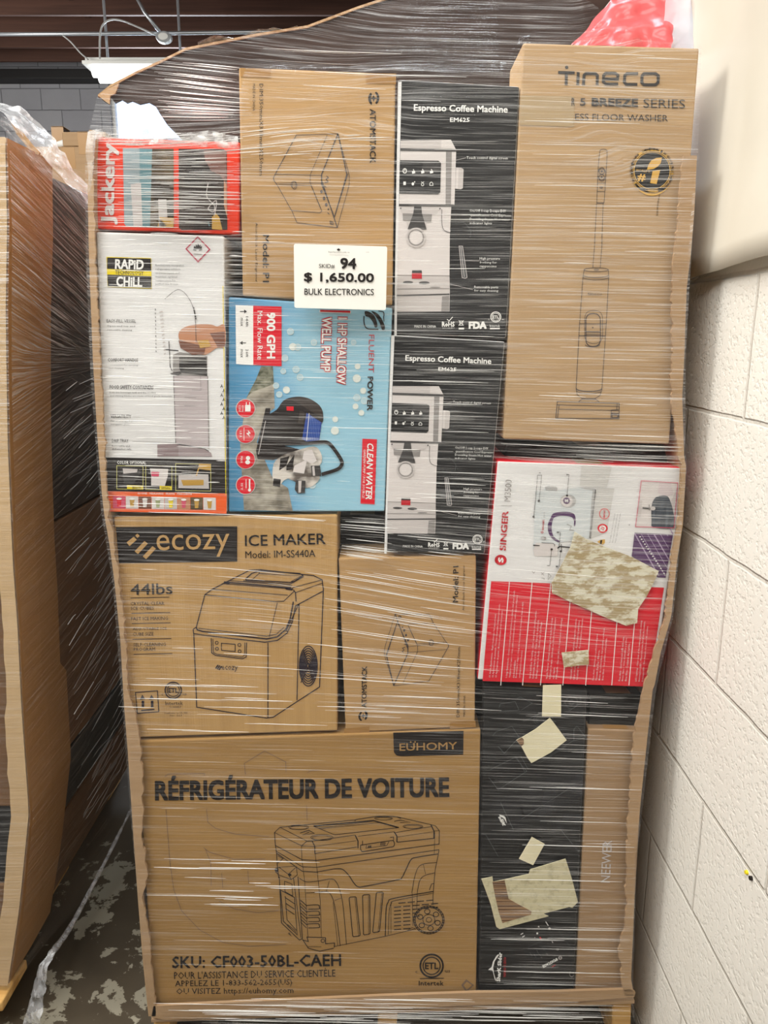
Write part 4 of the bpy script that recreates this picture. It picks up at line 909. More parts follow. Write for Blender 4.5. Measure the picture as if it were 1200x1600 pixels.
# --- plain cartons on the right, and black boxes in dark gaps
ne = carton('light_carton', [(919, 1139), (1008, 1142), (984, 1547), (899, 1547)], .001, .34, K_N,
            'narrow plain brown carton with pale sideways lettering at lower right of the pallet box', 'carton')
A = Art(ne, .001).part('lettering'); A.text('NEEWER', 947.5, 1346, 66, 14.5, SILV, -87, .008); A.build()
bk = carton('black_gap_box', [(920, 1084), (1014, 1086), (1008, 1135), (919, 1133)], .02, .3, BLK2,
            'plain black carton glimpsed between the white-red carton and the narrow brown carton', 'carton')
bk2 = carton('black_gap_box', [(531, 806), (601, 804), (601, 860), (531, 866)], .10, .26, BLK2, 'black filler imitating shade, set back under the blue pump carton', 'carton')  # black box added where the gap holds only shade
bk3 = carton('black_gap_box', [(790, 694), (1062, 702), (1062, 724), (788, 714)], .06, .26, BLK2, 'flat black filler imitating shade between the floor washer and sewing machine cartons', 'carton')  # slot is merely shaded; this black box paints it dark

# --- power station carton
ja = carton('power_station_carton', [(143, 214), (375, 222), (374, 366), (150, 357)], .012, .36, ORNG,
            'orange-red carton with photo panels and white vertical lettering at upper left', 'carton')
A = Art(ja, .012, (120, 190, 4.286)).part('photo_panel')
A.poly([(308, 178), (420, 180), (428, 706), (330, 700), (318, 685)], BLGR); A.poly([(415, 180), (505, 182), (490, 708), (424, 706)], TEAL); A.poly([(505, 182), (648, 182), (650, 712), (490, 708)], CAMO)
A.poly([(545, 520), (600, 520), (610, 700), (550, 705)], SILV, 1); A.poly([(555, 640), (650, 645), (648, 712), (540, 708)], GOLD, 1); A.poly([(360, 420), (430, 410), (440, 700), (380, 704)], SILV, 1); A.poly([(505, 370), (640, 380), (640, 480), (500, 460)], CAMO, 1)
A.part('photo_panel_dark')
A.poly([(682, 182), (985, 184), (1004, 200), (1008, 725), (700, 725), (684, 712)], noisy('night_photo_print', c(32, 26, 24), c(64, 52, 46), (20, 20, 20), rough=.5))
A.poly([(850, 190), (1000, 200), (1002, 420), (960, 360), (900, 330), (860, 260)], mat('dim_skin_ink', c(126, 92, 84), .5), 1); A.poly([(985, 390), (1004, 400), (1006, 640), (985, 560)], SKIN, 1)
A.stroke(curve([(880, 410), (870, 500), (920, 560), (915, 605), (880, 580), (935, 530), (920, 640)], 5), 6, SILV, 2)
A.poly([(905, 640), (930, 612), (955, 640), (975, 725), (905, 720)], GOLD, 2); A.stroke([(880, 670), (888, 700)], 8, TEAL, 2)
A.part('brand_lettering'); A.text('Jackery', 222, 415, 548, 112, SILV2, -89, .03)
A.build()

# --- slush machine carton
ra = carton('slush_machine_carton', [(150, 362), (350, 369), (354, 802), (166, 799)], -.001, .38, WHB,
            'white carton showing a slush drink machine with black and orange bottom bands', 'carton')
A = Art(ra, -.001, (120, 190, 4.286)).part('flame_symbol')
A.stroke([(810, 772), (890, 856), (812, 938), (732, 852)], 8, mat('crimson_ink', c(178, 40, 74), .5), 1, True)
A.poly([(782, 850), (786, 830), (794, 840), (798, 820), (806, 836), (812, 812), (820, 834), (828, 822), (828, 840), (838, 832), (836, 852)], INK, 1); A.stroke([(780, 858), (800, 862)], 4, INK); A.stroke([(818, 862), (838, 858)], 4, INK); A.stroke([(785, 886), (836, 888)], 4, GRY)
A.part('title_panel')
A.poly([(198, 905), (498, 914), (502, 1120), (206, 1108)], YEL, 0); A.poly([(203, 910), (495, 918), (498, 1000), (203, 985)], INK, 1); A.poly([(204, 1024), (499, 1036), (499, 1116), (208, 1104)], INK, 1)
A.part('title_lettering', 'title_panel'); A.text('RAPiD', 352, 956, 192, 66, WHT, 1.5, .03); A.text('TECHNOLOGY', 352, 1011, 190, 28, INK, 1.5, .01); A.text('CHiLL', 352, 1072, 174, 66, WHT, 1.5, .03)
A.part('lettering')
for k, (s_, w) in enumerate((('Revolutionary intergration', 190), ('refrigeration solution', 165), ('to freeze liquids and', 160), ('maintain optimal', 146), ('temperature for', 136), ('perfect mix frozen', 150))): A.text(s_, 527 + w / 2, 965 + 25 * k, w, 18, GRYD, .5, .008)
A.part('feature_lettering'); A.crop(130, 480, 4.706)
for s_, x, y, w, h, b_ in (('EASY-FILL VESSEL', 280, 101, 215, 24, .012), ('Open-end top and', 278, 140, 206, 16, 0), ('removable cleaning', 268, 168, 182, 16, 0), ('COMFORT HANDLE', 292, 388, 222, 26, .012), ('convenient for carrying', 300, 426, 204, 15, 0), ('and cleaning', 243, 450, 112, 15, 0),
                        ('FOOD SAFETY CONTAINERS', 356, 588, 322, 28, .012), ('both the beverage tank and the cooling', 364, 629, 338, 16, 0), ('and stirring blades are made of food grade materials', 425, 655, 456, 16, 0), ('VERSATILITY', 277, 803, 152, 26, .012), ('Fits an average 7.5"', 285, 839, 165, 16, 0), ('margarita glass', 271, 863, 138, 15, 0),
                        ('DRIP TRAY', 272, 982, 122, 25, .012), ('Removable and', 277, 1020, 132, 14, 0), ('dishwasher safe', 282, 1043, 142, 14, 0)):
    A.part('feature_lettering')
    A.text(s_, x, y, w, h, INK, .6, b_)
for p in ([(528, 596), (664, 606)], [(360, 985), (680, 997)], [(365, 806), (420, 808)]): A.stroke(p, 2, GRY)
A.part('machine_picture')
BODY = mat('pinkish_grey_ink', c(186, 176, 178), .5)
A.poly([(664, 500), (912, 508), (925, 1040), (680, 1000)], BODY, 0); A.poly([(912, 508), (920, 1040), (928, 1042), (918, 506)], GRY, 1); A.stroke([(664, 500), (680, 1000)], 4, GRYD); A.stroke([(862, 505), (866, 610), (800, 606)], 3, GRY); 
for y in (588, 662, 724): A.stroke([(745, y), (830, y + 3)], 4, GRY)
A.poly([(545, 1010), (700, 1005), (885, 1040), (940, 1070), (948, 1098), (545, 1096)], mat('taupe_ink', c(160, 146, 148), .5), 1); A.poly([(545, 1010), (700, 1005), (700, 1096), (545, 1096)], mat('dark_taupe_ink', c(138, 120, 122), .5), 2); A.stroke([(690, 1006), (890, 1040), (925, 1060)], 5, GRYD, 3)
A.poly([(660, 350), (710, 330), (912, 360), (912, 512), (660, 490)], GRY, 0); A.poly([(706, 365), (905, 372), (912, 505), (720, 480), (706, 450)], INK, 1); A.poly([(640, 486), (720, 470), (722, 492), (700, 500), (646, 494)], GRYD, 2)
A.poly(curve([(700, 200), (740, 150), (830, 128), (940, 128), (985, 142), (1040, 132), (1042, 285), (980, 300), (900, 350), (830, 330), (730, 280)], 3, True), SKIN, 2); A.poly([(700, 240), (900, 290), (890, 345), (800, 350), (715, 300)], SKIND, 3); A.poly([(840, 245), (920, 240), (940, 290), (860, 300)], GOLD, 4); A.poly([(930, 190), (1040, 180), (1042, 285), (990, 296)], SKIND, 3)
for k in range(12): A.stroke([(530 + k * .5, 10 + 28 * k), (531 + k * .5, 24 + 28 * k)], 5, GRYD); A.stroke([(585 + k * 2, 30 + 28 * k), (560 + k * 3, 38 + 28 * k)], 9, SILV)
A.stroke(curve([(600, -60), (700, -130), (780, -60), (820, 60), (830, 260)], 6), 4, GRYD, 4); A.stroke([(812, 0), (830, 90)], 8, GRYD, 4); A.stroke([(630, 250), (640, 440), (655, 470)], 6, GRYD); A.stroke([(600, 310), (700, 320)], 7, GRYD)
for k in range(8):
    x = 1018 + 16 * (k % 2); y = 580 + 33 * k; A.stroke([(x, y - 12), (x, y), (x - 10, y + 10)], 5, INK); A.stroke([(x, y), (x + 10, y + 10)], 5, INK)
A.part('colour_band')
A.poly([(160, 1104), (1052, 1124), (1056, 1368), (167, 1352)], INK, 1); A.text('COLOR OPTIONAL', 356, 1142, 214, 24, WHT, .8, .014)
PY = mat('pale_yellow_ink', c(200, 196, 120), .5)
for xa, xb, ya, yb in ((247, 440, 1165, 1336), (460, 652, 1165, 1340), (680, 938, 1150, 1348)): A.stroke([(xa, ya), (xb, ya + 4), (xb, yb + 4), (xa, yb)], 4, PY, 2, True)
A.poly([(268, 1180), (420, 1186), (420, 1230), (370, 1300), (300, 1300), (290, 1230)], GRYD, 2); A.poly([(290, 1185), (400, 1190), (395, 1215), (296, 1225)], SILV, 3); A.part('colour_tag', 'colour_band'); A.poly([(322, 1308), (440, 1312), (440, 1340), (322, 1336)], YEL, 3); A.text('Black', 396, 1326, 64, 20, INK, 0, .01, 4)
A.part('white_machine', 'colour_band'); A.poly([(490, 1185), (625, 1190), (622, 1240), (600, 1315), (500, 1312), (500, 1240)], SILV2, 2); A.poly([(500, 1210), (560, 1212), (555, 1245), (502, 1243)], PINK, 3); A.poly([(562, 1313), (652, 1317), (652, 1345), (562, 1341)], YEL, 3); A.text('White', 606, 1329, 66, 20, INK, 0, .01, 4)
A.poly([(700, 1235), (920, 1230), (925, 1335), (700, 1330)], SILV, 2); A.poly([(720, 1270), (885, 1268), (885, 1308), (735, 1312)], GOLD, 3); A.poly([(850, 1150), (938, 1152), (936, 1200), (850, 1190)], GOLD, 3); A.stroke([(850, 1180), (832, 1240)], 9, GOLD, 3)
A.part('drinks_band')
A.poly([(166, 1353), (1056, 1370), (1054, 1518), (176, 1502)], ORG2, 1); A.text('SLUSHIE   MILKSHAKE   FRAPPE   MARGARITA', 600, 1371, 400, 15, WHT, .8, .006)
for k, (bg, fg) in enumerate(((PINK, RED), (SILV2, GOLD), (SKIND, SILV2), (SILV2, GREEN), (SILV, YEL), (SKIN, PINK), (CAMO, GOLD), (SILV2, GOLD))):
    x = 218 + 95 * k; y = 1388 + 1.6 * k; A.poly([(x, y), (x + 92, y + 2), (x + 93, y + 92), (x + 1, y + 90)], bg, 2); A.poly([(x + 28, y + 20), (x + 64, y + 20), (x + 58, y + 80), (x + 34, y + 80)], fg, 3); A.ell(x + 46, y + 20, 20, 8, WHT, 4)
A.part('yellow_edge'); A.crop(120, 190, 4.286); A.stroke([(978, 1100), (990, 1800), (998, 2500)], 5, YEL)
A.build()

# --- pump carton
fl = carton('pump_carton', [(357, 464), (613, 481), (601, 799), (357, 800)], .001, .37, BLUEB,
            'blue carton picturing a black and silver water pump, under the price sign', 'carton')
A = Art(fl, .001, (340, 440, 4))
BOK = mat('pale_bubble_ink', c(178, 206, 216), .5); BOK2 = mat('bright_bubble_ink', c(220, 226, 220), .5)
for x, y, r, m_ in ((455, 312, 20, BOK), (470, 407, 22, BOK2), (500, 410, 20, BOK), (602, 380, 18, BOK), (490, 549, 20, BOK), (515, 598, 19, BOK), (430, 677, 21, BOK2), (365, 650, 18, BOK), (385, 705, 18, BOK), (420, 478, 20, BOK), (875, 530, 17, BOK2), (870, 605, 24, BOK2), (910, 682, 18, BOK2), (862, 780, 17, BOK2), (898, 820, 17, BOK2), (870, 725, 20, BOK), (918, 745, 20, BOK), (735, 860, 17, BOK2), (733, 932, 24, BOK2), (850, 380, 15, BOK), (590, 1270, 22, BOK), (410, 560, 16, BOK)):
    A.part('bubble'); A.ell(x, y, r, r, m_); A.ring(x, y, r, r, 2.5, BOK2, 1)
A.part('flow_panel')
A.poly([(222, 151), (400, 156), (400, 529), (223, 521)], RED, 1); A.poly([(112, 147), (222, 151), (223, 521), (116, 515)], WHT, 1)
A.part('flow_lettering', 'flow_panel'); A.text('900 GPH', 334, 337, 288, 54, WHT, 90, .035); A.text('Max. Flow Rate', 265, 335, 304, 32, WHT, 90, .004)
for y0, s_ in ((187, '144ft'), (383, '26ft')):
    up = y0 < 300; A.stroke([(140, y0), (178, y0)], 5, INK, 2); tip = 180 if up else 142; d = -14 if up else 14
    A.poly([(tip + 4 * (1 if up else -1), y0), (tip + d, y0 - 12), (tip + d, y0 + 12)], INK, 2); A.text(s_, 184, y0 + 64, 66 if up else 50, 16, INK, 90, 0); A.text('max', 150, y0 + 66, 52, 14, INK, 90, 0)
A.part('title_lettering')
A.text('1 HP SHALLOW', 776, 432, 426, 66, REDD, 91.5, .075, 1); A.text('1 HP SHALLOW', 776, 432, 414, 54, WHT, 91.5, .02, 2)
A.text('WELL PUMP', 678, 392, 348, 70, REDD, 91.5, .08, 1); A.text('WELL PUMP', 678, 392, 336, 58, WHT, 91.5, .02, 2)
A.part('title_bar'); A.poly([(636, 178), (834, 184), (833, 200), (637, 193)], WHT, 1); A.poly([(641, 176), (830, 182), (829, 195), (641, 188)], REDD, 2)
A.part('brand_lettering')
A.text('FLUENT', 961, 450, 236, 34, REDD, 90.8, .002); A.text('POWER', 953, 700, 214, 36, INK, 91, .035)
A.part('logo'); A.stroke(curve([(915, 215), (916, 260), (930, 290), (960, 297), (1005, 298)], 4), 7, INK, 1); A.stroke(curve([(1005, 184), (1036, 190), (1040, 215)], 4), 6, INK, 1); A.stroke([(1038, 215), (1040, 250)], 5, INK, 1)
A.poly(curve([(920, 186), (950, 190), (980, 215), (998, 262), (996, 285), (982, 284), (972, 255), (950, 225), (925, 215)], 3, True), INK, 1); A.poly(curve([(960, 184), (1000, 200), (1030, 240), (1046, 285), (1040, 303), (1026, 298), (1012, 255), (985, 212)], 3, True), INK, 2)
A.part('clean_water_panel')
A.poly([(905, 982), (996, 986), (981, 1392), (893, 1388)], RED, 1); A.part('panel_lettering', 'clean_water_panel'); A.text('CLEAN WATER', 950, 1188, 352, 40, WHT, 91.8, .02, slant=.2); A.text('GARDEN PUMP / FOR SOURCE', 915, 1200, 304, 15, WHT, 91.8, .004, slant=.2)
A.part('pump_picture')
A.poly([(272, 530), (345, 530), (352, 640), (300, 660), (215, 690), (180, 726), (240, 610)], MOSS, 0); A.poly([(215, 690), (300, 660), (352, 640), (357, 790), (300, 830), (245, 1000), (345, 1230), (440, 1290), (470, 1435), (165, 1428), (140, 1000), (180, 726)], STONE, 0)
PB = mat('pump_black_ink', c(38, 32, 30), .45); PB2 = mat('pump_soft_black_ink', c(62, 54, 50), .45)
A.poly(curve([(370, 800), (410, 745), (470, 722), (540, 722), (605, 748), (648, 790), (660, 840), (650, 890), (560, 1000), (400, 1012), (310, 1005), (270, 960), (300, 850)], 3, True), PB, 1); A.poly(curve([(455, 730), (540, 722), (605, 748), (648, 790), (655, 840), (600, 820), (520, 770)], 3, True), PB2, 2)
A.poly([(556, 820), (650, 880), (635, 992), (560, 1002), (528, 985)], BLUE, 2); 
for k in range(7): A.stroke([(575 + 10 * k, 835 + 7 * k), (560 + 11 * k, 998)], 2.5, BLUE2, 3)
A.stroke([(572, 822), (556, 995)], 3, WHT, 3)
A.poly([(430, 780), (475, 780), (475, 808), (432, 806)], RED, 3); A.poly([(512, 808), (545, 815), (535, 890), (502, 886)], PB2, 3); A.poly([(240, 1060), (300, 790), (330, 790), (310, 1000), (560, 1060), (345, 1115), (250, 1110)], PB, 1); A.stroke([(255, 1080), (300, 870)], 4, SILV, 2)
A.poly(curve([(345, 1240), (350, 1140), (400, 1090), (480, 1060), (600, 1030), (645, 1070), (650, 1130), (610, 1180), (640, 1230), (560, 1290), (440, 1230), (380, 1280)], 3, True), CHROME, 2); A.poly([(392, 1105), (450, 1090), (430, 1150), (385, 1180)], INK, 3); A.poly([(430, 1150), (480, 1080), (470, 1170), (430, 1180)], INK, 3); A.poly([(540, 1060), (590, 1050), (620, 1120), (590, 1140), (530, 1110)], SILV2, 3); A.poly([(480, 1150), (560, 1110), (540, 1200), (470, 1190)], SILV2, 3)
A.poly([(582, 1150), (640, 1150), (648, 1215), (590, 1215)], GRYD, 4); A.poly([(590, 1155), (604, 1152), (610, 1213), (596, 1214)], SILV, 5); A.poly([(490, 1240), (550, 1245), (545, 1320), (500, 1325), (482, 1300)], GRYD, 4); A.poly([(505, 1245), (525, 1245), (520, 1318), (505, 1320)], SILV, 5); A.poly([(350, 1230), (395, 1236), (390, 1285), (345, 1275)], INK, 3)
A.stroke(curve([(330, 1020), (420, 1015), (560, 1010), (620, 1005), (680, 1004), (715, 1030), (770, 1110), (775, 1145), (745, 1175), (650, 1205)], 4), 22, PB, 6)
for k, y in enumerate((793, 953, 1113, 1272)):
    A.part('icon_badge')
    A.ell(175, y, 62, 60, SILV, 3); A.ell(175, y, 57, 55, RED, 4)
    if k == 0: A.rect(172, y - 22, 206, y + 18, WHT, 5); A.stroke([(180, y - 22), (180, y - 40)], 5, WHT, 5); A.stroke([(200, y - 22), (200, y - 40)], 5, WHT, 5); A.text('115V', 138, y, 40, 14, WHT, 90, .01, 5); A.text('60Hz', 158, y, 40, 12, WHT, 90, .01, 5)
    elif k == 1: A.poly([(188, y - 26), (208, y - 4), (194, y - 2), (204, y + 20), (178, y - 6), (194, y - 8)], WHT, 5); A.stroke([(165, y - 40), (165, y + 40)], 3, WHT, 5); A.text('6.8 A', 145, y, 42, 15, WHT, 90, .01, 5)
    elif k == 2: A.ell(190, y - 10, 13, 13, WHT, 5); A.ell(188, y + 16, 15, 13, WHT, 5); A.text('MAX', 150, y, 44, 14, WHT, 90, .01, 5)
    else: A.stroke([(200, y - 38), (200, y + 30)], 9, WHT, 5); A.ell(200, y + 30, 9, 11, WHT, 5); A.text('95°F', 152, y + 8, 44, 14, WHT, 90, .01, 5); A.stroke([(178, y - 36), (178, y + 20)], 4, WHT, 5)
A.build()

# ------------------------------------------------------------------ peeled labels pressed between the cartons and the film
def label(pts, Y, m, lab, extra=None):
    o = MB().prism([P(x, y, Y) for x, y in pts], (0, .0012, 0)).build('peeled_label', m, origin=P(*pts[0], Y)); tag(o, lab, 'label', 'peeled labels')
    return o
s4 = lambda pts: [(740 + x / 3.4286, 700 + y / 3.4286) for x, y in pts]
s7 = lambda pts: [(730 + x / 4.138, 1060 + y / 4.138) for x, y in pts]
s8 = lambda pts: [(730 + x / 4.138, 1320 + y / 4.138) for x, y in pts]
big = label(s4([(541, 448), (600, 486), (700, 528), (850, 585), (992, 660), (975, 700), (930, 790), (882, 862), (876, 938), (816, 952), (700, 905), (520, 825), (420, 776), (418, 724), (470, 628), (520, 530)]), -.009, LABELW,
            'large torn brown and white label stuck over the sewing machine carton')
label(s4([(472, 1096), (560, 1088), (616, 1082), (618, 1160), (545, 1168), (484, 1176)]), -.009, LABELW, 'small torn pale label on the red part of the sewing machine carton')
label(s7([(490, 45), (608, 42), (607, 247), (484, 245)]), -.008, LABEL, 'upright cream label just under the sewing machine carton')
tl_ = label(s7([(318, 400), (360, 378), (440, 330), (535, 256), (562, 290), (643, 400), (540, 480), (415, 548), (390, 515), (350, 440)]), -.008, LABEL, 'tilted rectangular cream label with one corner cut, on the black carton')
mm = MB().prism([P(x, y, -.0086) for x, y in s7([(320, 400), (352, 382), (366, 395), (366, 425), (350, 440)])], (0, .0005, 0)).build('exposed_corner', CORR, tl_, origin=tl_.location)
label([(831, 1308), (851, 1319), (833, 1352), (811, 1342)], -.008, LABEL, 'small tilted cream label on the black carton above the big torn label')
bl_ = label(s8([(92, 222), (163, 207), (168, 240), (243, 225), (330, 205), (398, 190), (408, 160), (636, 91), (652, 140), (680, 230), (716, 370), (680, 408), (660, 402), (490, 446), (526, 462), (210, 546), (188, 530), (150, 380)]), -.008, LABELG,
            'big torn cream label with a corrugated brown hole, low on the black carton')
cp = MB().prism([P(x, y, -.0088) for x, y in s8([(163, 240), (242, 230), (268, 350), (330, 385), (416, 430), (412, 452), (228, 506), (205, 440), (180, 330)])], (0, .0006, 0)).build('exposed_corrugation', CORR, bl_, origin=bl_.location)
# sign
YS = -.05
sg = empty('price_sign', P(532, 482, YS), 'white price sign card stuck on the outside of the film', 'sign')
q4 = [P(x, y, YS) for x, y in arc(462, 384, 3, 3, 180, 270, 4) + arc(602, 388, 3, 3, 270, 360, 4) + arc(600, 481.5, 3, 3, 0, 90, 4) + arc(463, 478, 3, 3, 90, 180, 4)]
MB().prism(q4, (0, .002, 0)).build('card', PAPER, sg)
A = Art(sg, YS, (420, 350, 5.217)).part('lettering')
A.text('94', 648, 322, 130, 90, INK, 1.2, .032); A.part('skid_lettering'); A.text('SKID#', 473, 344, 128, 36, INK, 1, -.004); A.part('price_lettering'); A.text('$ 1,650.00', 572, 440, 570, 84, INK, .8, .028); A.text('BULK ELECTRONICS', 573, 553, 566, 52, INK, .4, .008)
A.part('logo'); A.text('liquidationclouds.ca', 572, 230, 170, 14, GRYD, 1, .004); A.poly([(570, 195), (575, 205), (583, 203), (580, 214), (571, 216), (571, 222), (567, 222), (567, 216), (557, 213), (555, 202), (563, 204)], INK, 1); A.stroke([(495, 250), (650, 256)], 1.5, GRY); A.text('SKID', 805, 230, 28, 7, GRY, 1)
A.build()

# ------------------------------------------------------------------ stretch film round the main pallet
def poly_at(poly, t):
    d = [0]
    for a, b in zip(poly, poly[1:]): d.append(d[-1] + math.hypot(b[0] - a[0], b[1] - a[1]))
    s = t * d[-1]
    for i in range(len(poly) - 1):
        if s <= d[i + 1] or i == len(poly) - 2:
            k = (s - d[i]) / (d[i + 1] - d[i]); return tuple(poly[i][j] + (poly[i + 1][j] - poly[i][j]) * k for j in (0, 1))
FT = [(152, 150), (214, 111), (290, 75), (400, 53), (480, 40), (560, 10), (600, -4), (660, -14), (900, -14), (1000, 62), (1096, 71)]
FL = [(152, 150), (143, 190), (136, 214), (133, 250), (134, 400), (142, 600), (158, 800), (176, 910), (190, 1090), (206, 1300), (230, 1560), (238, 1600)]
FR = [(1096, 71), (1091, 240), (1080, 400), (1071, 560), (1071, 715), (1074, 730), (1052, 962), (1025, 1076), (995, 1340), (989, 1530), (992, 1600)]
FB = [(238, 1600), (992, 1600)]
def film_px(s, t):
    a, b, l, r = poly_at(FT, s), poly_at(FB, s), poly_at(FL, t), poly_at(FR, t)
    return tuple((1 - t) * a[j] + t * b[j] + (1 - s) * l[j] + s * r[j] - ((1 - s) * (1 - t) * FT[0][j] + s * (1 - t) * FT[-1][j] + (1 - s) * t * FB[0][j] + s * t * FB[1][j]) for j in (0, 1))
TOPX = [(150, 150), (214, 111), (290, 75), (480, 40), (560, 10), (640, -14), (905, -14), (960, 60), (1100, 71)]
STARTX = [(150, 205), (360, 200), (380, 108), (620, 112), (780, 118), (812, 66), (1100, 60)]
def film_Y(x, y):
    t0, s0 = lin(TOPX, x), lin(STARTX, x); Y = -.030 + .005 * noise.noise(Vector((x * .012, y * .02, 2.0)))
    if y < s0 and s0 > t0 + 1: Y += (YF - .006 + .03) * min(1, (s0 - y) / (s0 - t0))
    return Y
def slope(x, y):
    g = lambda cx, cy, sx, sy: math.exp(-((x - cx) / sx) ** 2 - ((y - cy) / sy) ** 2)
    return .02 + .16 * g(610, 940, 170, 110) + .06 * g(880, 900, 150, 250) + .10 * g(330, 130, 200, 60) - .16 * g(400, 215, 150, 35) - .02 * g(700, 400, 200, 150) + .05 * g(420, 900, 120, 120) + .03 * g(900, 120, 150, 60)
NX, NY = 84, 120
v = []; uv = []
for j in range(NY + 1):
    V = 0; px_ = None
    for i in range(NX + 1):
        x, y = film_px(i / NX, j / NY)
        if px_ is not None: V += slope((x + px_) / 2, y) * (x - px_)
        px_ = x
        v.append(P(x, y, film_Y(x, y))); uv.append((x / 900., (1600 - (y - V)) / 900.))
f = [(j * (NX + 1) + i, j * (NX + 1) + i + 1, (j + 1) * (NX + 1) + i + 1, (j + 1) * (NX + 1) + i) for j in range(NY) for i in range(NX)]
fo = empty('stretch_wrap', (0, .5, .01), 'clear stretch wrap around the tall pallet of electronics cartons', 'plastic wrap')
def with_uv(o, uvs):
    L = o.data.uv_layers.new(name='UVMap')
    for lp in o.data.loops: L.data[lp.index].uv = uvs[lp.vertex_index]
fw = mesh('front_film', v, f, FILM, fo, smooth=True); with_uv(fw, uv)
for nm, i0, sx in (('left_film', 0, -1), ('right_film', NX, 1)):
    vv = []; uu = []
    for j in range(18, NY + 1, 2):
        p0 = v[j * (NX + 1) + i0]; u0 = uv[j * (NX + 1) + i0]
        for k in range(7):
            yy = p0.y + (1.04 - p0.y) * k / 6; vv.append(Vector((p0.x + sx * .004 * math.sin(k * math.pi / 6), yy, p0.z))); uu.append((u0[0] + yy - p0.y, u0[1] + .02 * yy))
    n_ = len(vv) // 7
    o = mesh(nm, vv, [(a * 7 + k, a * 7 + k + 1, a * 7 + k + 8, a * 7 + k + 7) for a in range(n_ - 1) for k in range(6)], FILM_L, fo, smooth=True); with_uv(o, uu)
# gathered creases: thin raised folds that follow the winding of the film
cm = MB()
def crease(x, y, ln, w, mi):
    n_ = max(4, int(ln / 14)); top_, bot, mid = [], [], []
    yy = y
    for k in range(n_ + 1):
        xx = x + ln * k / n_
        if k: yy += slope(xx, yy) * ln / n_
        t = k / n_; hw = w * .5 * math.sin(math.pi * min(.97, max(.03, t))) ** .5
        Y = film_Y(xx, yy) - .0012; jy = .5 * noise.noise(Vector((xx * .03, y * .4, 1)))
        mid.append(P(xx, yy + jy, Y - .0012)); top_.append(P(xx, yy + jy - hw, Y)); bot.append(P(xx, yy + jy + hw, Y))
    N = n_ + 1
    cm.add(top_ + mid + bot, [(k, k + 1, N + k + 1, N + k) for k in range(n_)] + [(N + k, N + k + 1, 2 * N + k + 1, 2 * N + k) for k in range(n_)], mi)
ZONES = [(150, 222, 372, 356, 150, 20, 120, .8, .9), (152, 362, 350, 480, 70, 15, 80, .4, .8), (155, 480, 352, 800, 120, 15, 95, .4, .9), (357, 470, 600, 800, 60, 20, 120, .15, .8), (240, 92, 372, 190, 44, 60, 150, .7, .9),
         (372, 60, 800, 118, 20, 80, 260, .05, .9), (290, 205, 610, 245, 40, 20, 130, .7, .9), (380, 120, 610, 460, 60, 40, 180, .12, .8), (620, 130, 800, 530, 80, 30, 130, .12, .9), (610, 530, 780, 865, 90, 30, 130, .2, .9),
         (800, 80, 1080, 240, 50, 60, 220, .08, 1), (795, 240, 1050, 690, 130, 40, 170, .1, 1.1), (780, 690, 1060, 725, 40, 60, 200, .15, .9), (760, 735, 1040, 1060, 40, 60, 220, .05, .9), (530, 806, 605, 870, 40, 40, 90, .5, .9),
         (470, 860, 745, 1135, 90, 60, 230, .45, .9), (200, 880, 500, 1140, 26, 25, 160, .5, .8), (180, 1060, 480, 1150, 14, 40, 160, .7, 1), (225, 1160, 740, 1550, 46, 40, 200, .12, .8), (240, 1320, 480, 1420, 16, 30, 150, .85, 1.1),
         (752, 1080, 1000, 1540, 130, 50, 190, .1, .9), (235, 1560, 985, 1598, 80, 40, 240, .5, 1.3), (180, 800, 520, 812, 8, 40, 160, .7, 1), (140, 210, 372, 226, 26, 20, 90, .8, 1.2), (350, 360, 380, 470, 18, 15, 30, .5, .9)]
for x0, y0, x1, y1, n_, la, lb, hot, w in ZONES:
    for _ in range(n_):
        ln = random.uniform(la, lb) ; x = random.uniform(x0, max(x0 + 1, x1 - ln * .8)); y = random.uniform(y0, y1)
        h = random.random() < hot
        if not h and random.random() < .3: continue
        xmax = lin([(b_, a_) for a_, b_ in FR], y) - 6
        if x + ln > xmax: ln = xmax - x
        if ln < 14: continue
        crease(x, y, ln, (random.uniform(.8, 1.7) if h else random.uniform(.8, 2.2)) * w, 0 if h else 1)
co = cm.build('film_creases', [CREASE, CREASE2], fo, smooth=True); co['kind'] = 'stuff'
# bunched film over the raised edge of the flap and beside the left corner
def crumple(name, pts_a, pts_b, Y0, Y1, m, parent=None, nu=40, nv=10, amp=.02, freq=22, origin=None, thick=0):
    """wrinkled sheet between two pixel polylines"""
    vv = []
    for i in range(nu + 1):
        a, b = poly_at(pts_a, i / nu), poly_at(pts_b, i / nu)
        for j in range(nv + 1):
            t = j / nv; p = P(a[0] + (b[0] - a[0]) * t, a[1] + (b[1] - a[1]) * t, Y0 + (Y1 - Y0) * t + .0001)
            d = noise.noise_vector(p * freq) * amp + noise.noise_vector(p * freq * 3) * amp * .4
            vv.append(p + Vector((d.x * .25, d.y, d.z * .25)))
    ff = [(i * (nv + 1) + j, (i + 1) * (nv + 1) + j, (i + 1) * (nv + 1) + j + 1, i * (nv + 1) + j + 1) for i in range(nu) for j in range(nv)]
    o = mesh(name, vv, ff, m, parent, origin, smooth=True)
    if thick: sd = o.modifiers.new('solid', 'SOLIDIFY'); sd.thickness = thick
    return o
crumple('bunched_film', [(310, 68), (330, 58), (350, 57), (372, 60), (400, 47), (430, 43), (445, 46), (465, 40)], [(310, 73), (340, 67), (365, 62), (400, 55), (430, 51), (450, 48), (465, 43)], YF - .01, YF + .02, FILM_C, fo, amp=.012)
